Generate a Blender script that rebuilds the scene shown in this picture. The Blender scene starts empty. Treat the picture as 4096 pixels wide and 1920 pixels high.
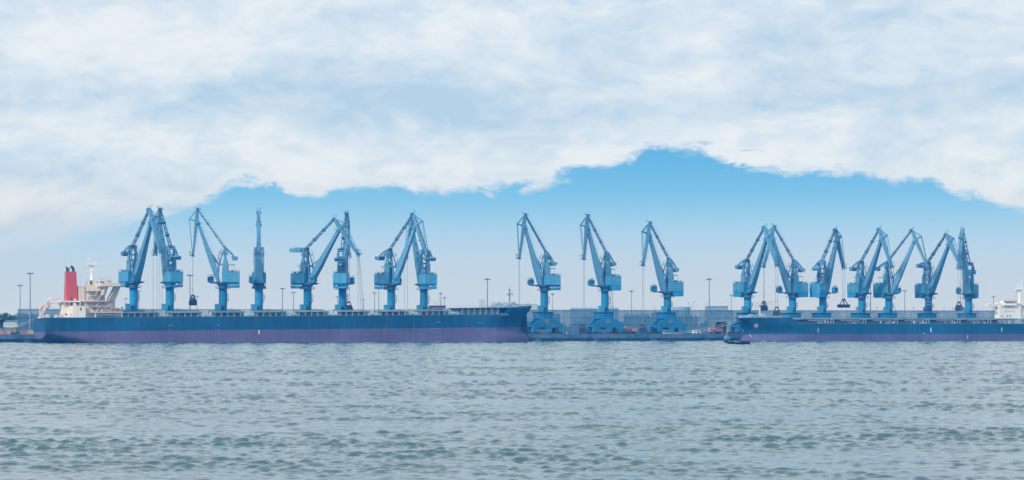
import bpy, math, random
import numpy as np
from mathutils import Vector, Matrix
random.seed(7); rng = np.random.default_rng(11)
C = bpy.context.scene.collection
sc = bpy.context.scene
R = math.radians

# ------------------------------------------------------------------ camera
F, CX, HY, H = 8840.0, 2048.0, 1318.0, 6.8      # focal length in pixels of the 4096 px photograph, horizon row, eye height
cam = bpy.data.cameras.new('camera'); co = bpy.data.objects.new('camera', cam); C.objects.link(co)
co.location = (0, 0, H); co.rotation_euler = (R(90), 0, 0)
cam.sensor_width = 36; cam.lens = 36 * F / 4096; cam.shift_y = (HY - 960) / 4096
cam.clip_start = 1; cam.clip_end = 12000
sc.camera = co
sc.view_settings.view_transform = 'Standard'; sc.view_settings.look = 'None'
sc.view_settings.exposure = 0.0; sc.view_settings.gamma = 1.0; sc.view_settings.use_curve_mapping = False

# ------------------------------------------------------------------ world
SUN_AZ, SUN_EL = (-0.60, -0.80), R(36)           # horizontal direction towards the sun
w = bpy.data.worlds.new('World'); sc.world = w; w.use_nodes = True
nt = w.node_tree; nt.nodes.clear()
def nd(t, **k):
    n = nt.nodes.new(t)
    for a, b in k.items(): setattr(n, a, b)
    return n
def val(x):
    return x
def mth(op, a, b=None, c=None, clamp=False):
    n = nd('ShaderNodeMath', operation=op, use_clamp=clamp)
    for i, v in enumerate((a, b, c)):
        if v is None: continue
        if isinstance(v, (int, float)): n.inputs[i].default_value = v
        else: nt.links.new(v, n.inputs[i])
    return n.outputs[0]
def mixc(f, a, b):
    n = nd('ShaderNodeMix', data_type='RGBA')
    for i, v in ((0, f), (6, a), (7, b)):
        if isinstance(v, (int, float)): n.inputs[i].default_value = v
        elif isinstance(v, tuple): n.inputs[i].default_value = (*v, 1)
        else: nt.links.new(v, n.inputs[i])
    return n.outputs[2]
def maprange(v, a, b, c=0.0, d=1.0, smooth=True):
    n = nd('ShaderNodeMapRange', interpolation_type='SMOOTHSTEP' if smooth else 'LINEAR')
    nt.links.new(v, n.inputs[0])
    for i, x in zip((1, 2, 3, 4), (a, b, c, d)):
        if isinstance(x, (int, float)): n.inputs[i].default_value = x
        else: nt.links.new(x, n.inputs[i])
    return n.outputs[0]
def azel(px, py):
    a = math.atan((px - CX) / F); return a, math.atan((HY - py) / F * math.cos(a))
tc = nd('ShaderNodeTexCoord'); sep = nd('ShaderNodeSeparateXYZ'); nt.links.new(tc.outputs['Generated'], sep.inputs[0])
AZ = mth('ARCTAN2', sep.outputs[0], sep.outputs[1]); EL = mth('ARCSINE', sep.outputs[2])
def noise(sx, sy, scale, detail, rough, off=0.0, dist=0.0):
    cmb = nd('ShaderNodeCombineXYZ')
    nt.links.new(mth('MULTIPLY', AZ, sx), cmb.inputs[0]); nt.links.new(mth('MULTIPLY', EL, sy), cmb.inputs[1])
    cmb.inputs[2].default_value = off
    n = nd('ShaderNodeTexNoise'); nt.links.new(cmb.outputs[0], n.inputs['Vector'])
    n.inputs['Scale'].default_value = scale; n.inputs['Detail'].default_value = detail
    n.inputs['Roughness'].default_value = rough; n.inputs['Distortion'].default_value = dist
    return n.outputs[0]
def blob(px, py, wx_, wy_):
    a, e = azel(px, py)
    q = mth('ADD', mth('POWER', mth('DIVIDE', mth('ABSOLUTE', mth('SUBTRACT', AZ, a)), wx_ / F), 2.0),
                   mth('POWER', mth('DIVIDE', mth('ABSOLUTE', mth('SUBTRACT', EL, e)), wy_ / F), 2.0))
    return mth('EXPONENT', mth('MULTIPLY', q, -1.0))
# clear sky: physical sky overhead, humid air towards the horizon
sky = nd('ShaderNodeTexSky', sky_type='NISHITA', sun_disc=False)
sky.sun_elevation = SUN_EL; sky.sun_rotation = math.atan2(SUN_AZ[0], SUN_AZ[1]); sky.air_density = 1.2; sky.dust_density = 1.0
skyc = nd('ShaderNodeMix', data_type='RGBA', blend_type='MULTIPLY'); skyc.inputs[0].default_value = 1.0
nt.links.new(sky.outputs[0], skyc.inputs[6]); skyc.inputs[7].default_value = (0.10, 0.10, 0.10, 1)
rp = nd('ShaderNodeValToRGB'); rp.color_ramp.interpolation = 'B_SPLINE'
def s2l(c):
    return tuple(((x / 255) / 12.92 if x / 255 < 0.04045 else ((x / 255 + 0.055) / 1.055) ** 2.4) for x in c)
ELMAX = 0.16
CLEAR = [(1330, (202, 213, 230)), (1230, (200, 212, 231)), (1100, (193, 210, 232)), (1000, (186, 212, 239)), (900, (164, 208, 240)),
         (790, (128, 194, 238)), (680, (110, 184, 232)), (560, (98, 174, 228)), (100, (78, 156, 222))]
els = rp.color_ramp.elements
for i, (py, c) in enumerate(CLEAR):
    p = min(1, max(0, (math.atan((HY - py) / F) / ELMAX + 0.02) / 1.02))
    e = els[i] if i < 2 else els.new(p)
    e.position = p; e.color = (*s2l(c), 1)
nt.links.new(maprange(EL, -0.02 * ELMAX, ELMAX, 0, 1, False), rp.inputs[0])
clear = mixc(maprange(EL, 0.16, 0.5), rp.outputs[0], skyc.outputs[2])
# cloud deck with a ragged lower edge
EDGE = [(-400, 1010), (0, 985), (200, 965), (420, 905), (640, 858), (800, 815), (860, 785), (930, 738), (1040, 712), (1110, 712), (1150, 760),
        (1230, 788), (1330, 775), (1530, 752), (1750, 764), (1950, 758), (2150, 742), (2270, 700), (2430, 660), (2550, 625), (2610, 592),
        (2780, 588), (2850, 622), (2930, 668), (3050, 690), (3180, 706), (3290, 690), (3500, 706), (3720, 728), (3810, 775), (3950, 792),
        (4010, 830), (4200, 850), (4600, 900)]
fc = nd('ShaderNodeFloatCurve')
cv = fc.mapping.curves[0]
a0, a1 = azel(-400, 0)[0], azel(4600, 0)[0]
pts = [((azel(x, y)[0] - a0) / (a1 - a0), azel(x, y)[1] / ELMAX) for x, y in EDGE]
while len(cv.points) < len(pts): cv.points.new(0.5, 0.5)
for p, q in zip(cv.points, pts): p.location = q; p.handle_type = 'AUTO_CLAMPED'
fc.mapping.update()
nt.links.new(maprange(AZ, a0, a1, 0, 1, False), fc.inputs['Value'])
edge = mth('MULTIPLY', fc.outputs[0], ELMAX)
n_big = noise(38, 80, 1.0, 8, 0.60, 3.1, 0.5)
n_fine = noise(130, 230, 1.0, 6, 0.62, 8.7, 0.8)
soft = maprange(AZ, azel(300, 0)[0], azel(900, 0)[0], 0.010, 0.0030)
amp = mth('ADD', mth('MULTIPLY', mth('SUBTRACT', n_big, 0.5), 0.017), mth('MULTIPLY', mth('SUBTRACT', n_fine, 0.5), 0.0075))
dd = mth('ADD', mth('SUBTRACT', EL, edge), amp)
n_hole = noise(90, 260, 1.0, 7, 0.65, 21.7, 1.0)
for (px, py, wx_, wy_, k) in ((2870, 570, 75, 9, -.006), (3010, 602, 90, 8, -.0085), (2300, 680, 80, 12, -.002), (3300, 690, 90, 10, .0015), (3900, 800, 60, 10, .002), (2950, 660, 60, 9, -.006), (1185, 745, 110, 22, .007), (905, 905, 80, 12, .006), (2700, 640, 60, 10, .003), (1010, 745, 60, 9, .002)):
    dd = mth('ADD', dd, mth('MULTIPLY', mth('MULTIPLY', blob(px, py, wx_ * 1.3, wy_ * 1.8), mth('MULTIPLY', mth('SUBTRACT', n_hole, .36), 5.0, clamp=True)), k))
mask = maprange(mth('DIVIDE', dd, soft), -0.8, 1.2)
dist_in = maprange(dd, 0.0, 0.012)                                 # 0 at the rim, 1 well inside
n1 = noise(20, 46, 1.0, 7, 0.55, 1.3, 0.6)
n2 = noise(60, 120, 1.0, 6, 0.6, 5.9, 0.5)
n3 = noise(9, 30, 1.0, 4, 0.5, 11.3, 0.3)
sh = mth('ADD', mth('MULTIPLY', mth('SUBTRACT', n1, 0.5), 1.9), mth('MULTIPLY', mth('SUBTRACT', n3, 0.5), 1.2))
for (px, py, wx_, wy_, k) in ((450, 340, 900, 85, .28), (1300, 400, 800, 110, .34), (2000, 450, 800, 110, .34), (2700, 450, 700, 120, .2), (3650, 330, 700, 170, .25),
                              (350, 730, 800, 130, .15), (200, 950, 700, 70, .3), (300, 130, 900, 90, -.12), (1200, 150, 900, 90, -.18), (2500, 130, 900, 60, .08),
                              (2900, 520, 900, 60, -.25), (1700, 650, 900, 60, -.35), (3700, 40, 500, 60, .2), (700, 550, 800, 50, -.2), (3200, 620, 900, 60, -.3)):
    sh = mth('ADD', sh, mth('MULTIPLY', blob(px, py, wx_, wy_), k))
sh = mth('ADD', sh, mth('MULTIPLY', mth('SUBTRACT', n2, 0.5), 1.15))
sh = mth('MULTIPLY', mth('ADD', sh, 0.36), mth('ADD', 0.30, mth('MULTIPLY', dist_in, 0.70)), clamp=True)
warm = maprange(EL, azel(0, 1000)[1], azel(0, 600)[1])
c_sh = mixc(warm, s2l((182, 200, 220)), s2l((184, 211, 235)))
c_li = mixc(warm, s2l((222, 228, 236)), s2l((234, 242, 249)))
cloud = mixc(mth('MINIMUM', sh, 1.0), c_li, c_sh)
final = mixc(mth('MULTIPLY', mask, 0.97), clear, cloud)
bg = nd('ShaderNodeBackground'); bg.inputs[1].default_value = 1.0
nt.links.new(final, bg.inputs[0]); wo = nd('ShaderNodeOutputWorld'); nt.links.new(bg.outputs[0], wo.inputs[0])
w.cycles.sampling_method = 'MANUAL'; w.cycles.sample_map_resolution = 512

# ------------------------------------------------------------------ sun
sl = bpy.data.lights.new('sun', 'SUN'); sl.energy = 2.8; sl.angle = R(8); sl.color = (1, .93, .84)
so = bpy.data.objects.new('sun', sl); C.objects.link(so)
d = Vector((SUN_AZ[0] * math.cos(SUN_EL), SUN_AZ[1] * math.cos(SUN_EL), math.sin(SUN_EL)))
so.rotation_euler = d.to_track_quat('Z', 'Y').to_euler(); so.location = (-300, -200, 400)
sc.cycles.volume_bounces = 1; sc.cycles.transparent_max_bounces = 16; sc.cycles.max_bounces = 6

# ------------------------------------------------------------------ helpers
def mat(name, col, rough=0.6, var=0.12, scale=0.3, metal=0.0, streak=0.0, spec=0.2, dirt=None):
    m = bpy.data.materials.new(name); m.use_nodes = True; t = m.node_tree; b = t.nodes['Principled BSDF']
    b.inputs['Roughness'].default_value = rough; b.inputs['Metallic'].default_value = metal
    b.inputs['Specular IOR Level'].default_value = spec
    tcn = t.nodes.new('ShaderNodeTexCoord'); mp = t.nodes.new('ShaderNodeMapping')
    t.links.new(tcn.outputs['Object'], mp.inputs[0]); mp.inputs['Scale'].default_value = (1, 1, 0.25 if streak else 1)
    n = t.nodes.new('ShaderNodeTexNoise'); t.links.new(mp.outputs[0], n.inputs['Vector'])
    n.inputs['Scale'].default_value = scale; n.inputs['Detail'].default_value = 6; n.inputs['Roughness'].default_value = 0.65
    cr = t.nodes.new('ShaderNodeValToRGB'); t.links.new(n.outputs[0], cr.inputs[0])
    dk = dirt or tuple(x * (1 - 2 * var) for x in col)
    cr.color_ramp.elements[0].position = 0.3; cr.color_ramp.elements[0].color = (*dk, 1)
    cr.color_ramp.elements[1].position = 0.62; cr.color_ramp.elements[1].color = (*(min(1, x * (1 + var)) for x in col), 1)
    oi = t.nodes.new('ShaderNodeObjectInfo'); rr = t.nodes.new('ShaderNodeMapRange'); rr.inputs[3].default_value = .82; rr.inputs[4].default_value = 1.16
    t.links.new(oi.outputs['Random'], rr.inputs[0]); ml = t.nodes.new('ShaderNodeVectorMath'); ml.operation = 'SCALE'
    t.links.new(cr.outputs[0], ml.inputs[0]); t.links.new(rr.outputs[0], ml.inputs['Scale'])
    t.links.new(ml.outputs[0], b.inputs['Base Color'])
    return m
M = {}
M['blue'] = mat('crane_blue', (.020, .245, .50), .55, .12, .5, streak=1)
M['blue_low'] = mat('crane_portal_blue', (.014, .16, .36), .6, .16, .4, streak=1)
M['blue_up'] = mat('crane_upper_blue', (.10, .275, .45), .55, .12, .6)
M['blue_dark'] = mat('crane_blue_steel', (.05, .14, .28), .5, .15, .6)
M['blue_house'] = mat('crane_house_blue', (.060, .29, .50), .5, .09, .5, streak=1)
M['black'] = mat('black_rubber', (.02, .022, .028), .6)
M['dark'] = mat('dark_steel', (.035, .05, .09), .6, .2, .8)
M['rope'] = mat('steel_rope', (.16, .20, .30), .6)
M['glass'] = mat('dark_glass', (.03, .06, .10), .15, spec=.6)
M['white'] = mat('white_paint', (.78, .77, .78), .5, .05, .3, streak=1)
M['cream'] = mat('cream_paint', (.76, .71, .66), .55, .06, .25, streak=1)
M['cream_dirty_shade'] = mat('weathered_shaded_cream', (.68, .61, .57), .6, .10, .3, streak=1)  # weathered tiers, and painted shade on the wing supports
M['frame_pale'] = mat('pale_frame_paint', (.42, .52, .62), .5, .08)
M['red'] = mat('funnel_red', (.62, .085, .085), .5, .06, .3, streak=1)
M['pink'] = mat('faded_orange_paint', (.38, .19, .22), .6, .15, .6)
M['orange'] = mat('orange_paint', (.52, .25, .20), .55, .1, .6)
M['peach'] = mat('peach_paint', (.70, .42, .32), .6, .1, .6)
M['deck'] = mat('deck_grey_green', (.25, .34, .40), .65, .15, .2)
M['pale_deck'] = mat('pale_blue_grey_paint', (.25, .36, .46), .6, .12, .4)
M['hatch_dark'] = mat('hatch_side_paint', (.035, .09, .15), .6, .2, .3)
M['concrete'] = mat('quay_concrete', (.10, .19, .31), .85, .16, .15, dirt=(.035, .10, .20))
M['asphalt'] = mat('yard_ground', (.10, .12, .14), .9, .2, .05)
M['wall_pale'] = mat('pale_cladding', (.46, .56, .62), .7, .06, .1)
M['wall_blue'] = mat('blue_grey_cladding', (.20, .36, .50), .7, .08, .1)
M['wall_violet'] = mat('violet_brown_cladding', (.22, .17, .28), .7, .1, .2)
M['far'] = mat('far_haze_grey', (.50, .55, .62), .7, .04, .05)  # distance haze put into the colour of the horizon things
M['coal'] = mat('stockpile', (.025, .06, .12), .95, .25, .08)
M['hatch_lid'] = mat('hatch_cover_paint', (.20, .30, .38), .65, .15, .3)
M['shed_dark'] = mat('dark_shed_cladding', (.06, .12, .20), .8, .15, .2)
M['curtain'] = mat('brown_curtain', (.16, .07, .10), .8, .15, .5)
M['mast'] = mat('galvanised_steel', (.22, .29, .38), .5, .1, .3)
M['leaf'] = mat('tree_leaves', (.05, .10, .07), .7, .25, .35)
M['bark'] = mat('tree_bark', (.10, .08, .06), .9)
M['skin'] = mat('skin', (.45, .28, .20), .6)
M['jacket'] = mat('grey_jacket', (.07, .07, .08), .8)
M['navy'] = mat('navy_cloth', (.025, .03, .05), .8)
M['boat_black'] = mat('black_boat_paint', (.006, .008, .014), .8, .2, 1.0, spec=.03)
M['green_roof'] = mat('green_roof', (.12, .24, .24), .6)

class MB:
    def __init__(s): s.v = []; s.f = []; s.c = []
    def add(s, vs, fs):
        o = len(s.v); s.c.append((list(vs), list(fs))); s.v += [tuple(v) for v in vs]; s.f += [tuple(i + o for i in f) for f in fs]
    def hexa(s, p):   # 8 corners: bottom 4 ccw, top 4 ccw
        s.add(p, [(3, 2, 1, 0), (4, 5, 6, 7), (0, 1, 5, 4), (1, 2, 6, 5), (2, 3, 7, 6), (3, 0, 4, 7)])
    def box(s, x0, x1, y0, y1, z0, z1):
        s.hexa([(x0, y0, z0), (x1, y0, z0), (x1, y1, z0), (x0, y1, z0), (x0, y0, z1), (x1, y0, z1), (x1, y1, z1), (x0, y1, z1)])
    def beam(s, p0, p1, a, b, a2=None, b2=None, side=(0, 1, 0)):
        # a = size along `side`, b = size across; rectangular tapered bar
        a2 = a if a2 is None else a2; b2 = b if b2 is None else b2
        p0, p1 = Vector(p0), Vector(p1); d_ = (p1 - p0).normalized(); sd = Vector(side)
        if abs(sd.dot(d_)) > 0.95: sd = Vector((1, 0, 0)) if abs(d_.x) < .9 else Vector((0, 0, 1))
        sd = (sd - d_ * sd.dot(d_)).normalized(); up = d_.cross(sd)
        q = []
        for p, aa, bb in ((p0, a, b), (p1, a2, b2)):
            q += [p - sd * aa / 2 - up * bb / 2, p + sd * aa / 2 - up * bb / 2, p + sd * aa / 2 + up * bb / 2, p - sd * aa / 2 + up * bb / 2]
        s.hexa(q)
    def tube(s, p0, p1, r, r2=None, n=8, cap=True):
        r2 = r if r2 is None else r2
        p0, p1 = Vector(p0), Vector(p1); d_ = (p1 - p0).normalized()
        a = d_.orthogonal().normalized(); b = d_.cross(a); vs = []
        for p, rr in ((p0, r), (p1, r2)):
            for i in range(n):
                t = 2 * math.pi * i / n; vs.append(p + (a * math.cos(t) + b * math.sin(t)) * rr)
        fs = [(i, (i + 1) % n, n + (i + 1) % n, n + i) for i in range(n)]
        if cap: fs += [tuple(range(n - 1, -1, -1)), tuple(range(n, 2 * n))]
        s.add(vs, fs)
    def path(s, pts, r, n=5):
        for a, b in zip(pts[:-1], pts[1:]): s.tube(a, b, r, n=n)
    def prism(s, poly, y0, y1, axis='y'):   # poly in (x, z) extruded along y; axis 'z': poly in (x, y) extruded in z
        n = len(poly)
        if axis == 'y': vs = [(x, y0, z) for x, z in poly] + [(x, y1, z) for x, z in poly]
        elif axis == 'z': vs = [(x, y, y0) for x, y in poly] + [(x, y, y1) for x, y in poly]
        else: vs = [(y0, x, z) for x, z in poly] + [(y1, x, z) for x, z in poly]
        s.add(vs, [tuple(range(n)), tuple(range(2 * n - 1, n - 1, -1))] + [(i, (i + 1) % n, n + (i + 1) % n, n + i) for i in range(n)])
    def loft(s, rings, closed=True, cap=True):
        n = len(rings[0]); vs = [p for r_ in rings for p in r_]; fs = []
        for k in range(len(rings) - 1):
            for i in range(n if closed else n - 1):
                j = (i + 1) % n; fs.append((k * n + i, k * n + j, (k + 1) * n + j, (k + 1) * n + i))
        if cap: fs += [tuple(range(n - 1, -1, -1)), tuple(range((len(rings) - 1) * n, len(rings) * n))]
        s.add(vs, fs)
    def rail(s, pts, h=1.1, r=.045, step=2.0, n=4):
        for a, b in zip(pts[:-1], pts[1:]):
            a, b = Vector(a), Vector(b); L = (b - a).length; k = max(1, round(L / step))
            for z in (h, h * .5): s.tube(a + Vector((0, 0, z)), b + Vector((0, 0, z)), r, n=n, cap=False)
            for i in range(k + 1):
                p = a.lerp(b, i / k); s.tube(p, p + Vector((0, 0, h)), r, n=n, cap=False)
    def mesh(s, name, m, smooth=False):
        me = bpy.data.meshes.new(name); me.from_pydata(s.v, [], s.f); me.materials.append(m)
        import bmesh
        bm = bmesh.new(); bm.from_mesh(me); bmesh.ops.recalc_face_normals(bm, faces=bm.faces); bm.to_mesh(me); bm.free()
        if smooth:
            me.polygons.foreach_set('use_smooth', [True] * len(me.polygons)); me.set_sharp_from_angle(angle=R(40))
        return me
    def each(s, name, m, parent=None):      # every shape added becomes an object of its own
        for vs, fs in s.c:
            q = MB(); q.add(vs, fs); q.build(name, m, parent)
    def build(s, name, m, parent=None, smooth=False):
        return inst(name, s.mesh(name, m, smooth), parent)
def inst(name, me, parent=None, loc=(0, 0, 0), rot=(0, 0, 0)):
    o = bpy.data.objects.new(name, me); C.objects.link(o); o.parent = parent; o.location = loc; o.rotation_euler = rot; return o
def tag(o, label=None, cat=None, group=None, kind=None):
    if label: o['label'] = label
    if cat: o['category'] = cat
    if group: o['group'] = group
    if kind: o['kind'] = kind
    return o
def thing(name, label, cat, loc=(0, 0, 0), rz=0.0, group=None):
    o = bpy.data.objects.new(name, None); C.objects.link(o); o.location = loc; o.rotation_euler = (0, 0, rz); o.empty_display_size = .5
    return tag(o, label, cat, group)

# world line of the berths: s along the quay (to the right and away), t from the ships' near sides inland
A0 = (-238.9, 1105.0); E = (.927, .375); N_ = (-.375, .927); ANG = math.atan2(.375, .927)
QZ = 4.2
def st(s, t): return (A0[0] + s * E[0] + t * N_[0], A0[1] + s * E[1] + t * N_[1])
def s_at(px, t):
    k = (px - CX) / F; return (k * (A0[1] + t * N_[1]) - A0[0] - t * N_[0]) / (E[0] - k * E[1])
def Y_at(px, t): return st(s_at(px, t), t)[1]
def wx(px, Y): return (px - CX) / F * Y
def wz(py, Y): return H - (py - HY) / F * Y

# ------------------------------------------------------------------ water
def build_water():
    fo = F / 4
    rows_ = [72.0]
    while rows_[-1] < 1330: rows_.append(rows_[-1] + min(1.0, max(.14, .0014 * rows_[-1])))
    D = np.array(rows_, np.float32); ds = np.diff(D, append=D[-1] + 1); az = np.linspace(-0.36, 0.36, 1400, dtype=np.float32)
    X = D[:, None] * az[None, :]; Y = np.repeat(D[:, None], len(az), 1)
    Z = np.zeros_like(X)
    r = np.random.default_rng(5)
    patch = np.zeros_like(X)
    for i in range(16):
        L = 6 * 20 ** r.uniform(0, 1); th = r.normal(0, .7); k = 2 * np.pi / L
        patch += np.sin(k * (X * np.sin(th) + Y * np.cos(th)) + r.uniform(0, 6.28))
    patch = np.clip(1 + 0.09 * patch, .5, 1.6)
    n = 130
    for i in range(n):
        L = 0.28 * (30 / 0.28) ** (i / (n - 1)) * r.uniform(.95, 1.05); th = r.normal(0, .5) + .08
        k = 2 * np.pi / L; ka = 0.0235 * (np.minimum(1, 1.0 * (D / 100.0) ** .6 / L) ** 1.6 * np.minimum(1, (500.0 / D) ** .3))[:, None]
        a = ka / k
        m_ = int(np.searchsorted(ds, L / 2.6)) if ds[-2] > L / 2.6 else len(D)
        if m_ < 2: continue
        ph = np.float32(k) * (X[:m_] * np.float32(np.sin(th)) + Y[:m_] * np.float32(np.cos(th))) + np.float32(r.uniform(0, 6.28))
        Z[:m_] += (a if np.isscalar(a) else a[:m_]).astype(np.float32) * np.sin(ph)
    Z *= patch
    sg = Z.std(1, keepdims=True); sg = np.convolve(np.pad(sg[:, 0], 20, mode='edge'), np.ones(41) / 41, 'valid')[:, None]
    q = np.clip(Z / sg, -2.6, 3.1); Z = sg * (q + 0.58 * (q * q - 1)); Z *= 1.0                # peaked crests, flat troughs
    nr, nc = X.shape
    V = np.stack([X, Y, Z], -1).reshape(-1, 3)
    idx = np.arange(nr * nc).reshape(nr, nc)
    Fq = np.stack([idx[:-1, :-1], idx[:-1, 1:], idx[1:, 1:], idx[1:, :-1]], -1).reshape(-1, 4)
    base = len(V)
    V = np.concatenate([V, np.array([(-3900, -300, -.35), (3900, -300, -.35), (3900, 3900, -.35), (-3900, 3900, -.35)], float)])
    Fq = np.concatenate([Fq, np.array([[base, base + 1, base + 2, base + 3]])])
    me = bpy.data.meshes.new('water'); me.vertices.add(len(V)); me.vertices.foreach_set('co', V.ravel())
    me.loops.add(len(Fq) * 4); me.loops.foreach_set('vertex_index', Fq.ravel().astype(np.int32))
    me.polygons.add(len(Fq)); me.polygons.foreach_set('loop_start', np.arange(0, len(Fq) * 4, 4, dtype=np.int32))
    me.polygons.foreach_set('use_smooth', np.ones(len(Fq), bool)); me.update(calc_edges=True)
    m = bpy.data.materials.new('sea_water'); m.use_nodes = True; t = m.node_tree; b = t.nodes['Principled BSDF']
    b.inputs['Base Color'].default_value = (.022, .094, .112, 1); b.inputs['Roughness'].default_value = .06
    b.inputs['IOR'].default_value = 1.5; b.inputs['Specular IOR Level'].default_value = .5
    tcn = t.nodes.new('ShaderNodeTexCoord')
    geo = t.nodes.new('ShaderNodeNewGeometry')
    def nz(sc_, dt, kx, out=1):
        mp = t.nodes.new('ShaderNodeMapping'); t.links.new(tcn.outputs['Object'], mp.inputs[0]); mp.inputs['Scale'].default_value = (kx, 1, 1)
        n_ = t.nodes.new('ShaderNodeTexNoise'); n_.inputs['Scale'].default_value = sc_; n_.inputs['Detail'].default_value = dt
        t.links.new(mp.outputs[0], n_.inputs['Vector']); return n_.outputs[out]
    def vm(op, a_, b_=None, k=None):
        v = t.nodes.new('ShaderNodeVectorMath'); v.operation = op; t.links.new(a_, v.inputs[0])
        if b_ is not None and not isinstance(b_, tuple): t.links.new(b_, v.inputs[1])
        if isinstance(b_, tuple): v.inputs[1].default_value = b_
        if k is not None:
            if isinstance(k, float): v.inputs['Scale'].default_value = k
            else: t.links.new(k, v.inputs['Scale'])
        return v.outputs[0]
    # ripple normals: independent of distance, stronger inside gust patches
    rip = vm('ADD', vm('SUBTRACT', nz(4.2, 3, .38), (.5, .5, .5)), vm('SCALE', vm('SUBTRACT', nz(1.1, 3, .35), (.5, .5, .5)), k=1.0))
    gust = t.nodes.new('ShaderNodeMapRange'); gust.inputs[1].default_value = .35; gust.inputs[2].default_value = .68; gust.inputs[3].default_value = .10; gust.inputs[4].default_value = .6
    t.links.new(nz(.02, 6, .35, 0), gust.inputs[0])
    rip = vm('SCALE', vm('MULTIPLY', rip, (1.7, .95, 0.0)), k=gust.outputs[0])
    hs = vm('NORMALIZE', vm('ADD', geo.outputs['Normal'], rip))
    t.links.new(hs, b.inputs['Normal'])
    me.materials.append(m)
    tag(inst('water', me), 'choppy grey-green sea reaching from the foreground to the quay', 'water', kind='structure')
build_water()

# ------------------------------------------------------------------ quay and land
def frame_obj(name, mb, m, **k):      # mesh given in (s, t, z) coordinates
    o = mb.build(name, m); o.location = (*st(0, 0), 0); o.rotation_euler = (0, 0, ANG); return o
mb = MB(); mb.box(-2200, 2300, 49, 2500, -2, QZ - .35)
tag(frame_obj('yard_ground', mb, M['asphalt']), 'flat grey port yard behind the quay', 'ground', kind='structure')
mb = MB()
mb.box(-400, 1150, 46.2, 62, QZ - 2.4, QZ); mb.box(-400, 1150, 47.4, 60, -2, QZ - 2.4)
for i in range(-34, 96):
    s = i * 12.0
    mb.box(s, s + 1.1, 45.8, 46.2, QZ - 2.3, QZ - .25)
    if i % 3 == 0: mb.box(s + 3, s + 6.2, 46.6, 47.4, -2, QZ - 2.42)
for i in range(-250, 780):
    mb.box(i * 1.5, i * 1.5 + .8, 46.2, 46.6, QZ, QZ + .28)
tag(frame_obj('quay', mb, M['concrete']), 'long concrete quay wall above the water', 'quay', kind='structure')

# ------------------------------------------------------------------ haze
def build_haze():
    mb = MB(); mb.box(-3950, 3950, -320, 3950, -3.2, 96)
    m = bpy.data.materials.new('haze_air'); m.use_nodes = True; t = m.node_tree
    for n_ in list(t.nodes):
        if n_.type != 'OUTPUT_MATERIAL': t.nodes.remove(n_)
    pv = t.nodes.new('ShaderNodeVolumePrincipled'); t.links.new(pv.outputs[0], t.nodes['Material Output'].inputs['Volume'])
    pv.inputs['Color'].default_value = (.035, .36, 1.0, 1); pv.inputs['Absorption Color'].default_value = (1, 1, 1, 1)
    pv.inputs['Density'].default_value = 0.00018; pv.inputs['Anisotropy'].default_value = 0.0
    o = mb.build('haze', m); tag(o, 'thin blue sea haze over the harbour', 'haze', kind='stuff'); o.display_type = 'WIRE'
build_haze()

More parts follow.
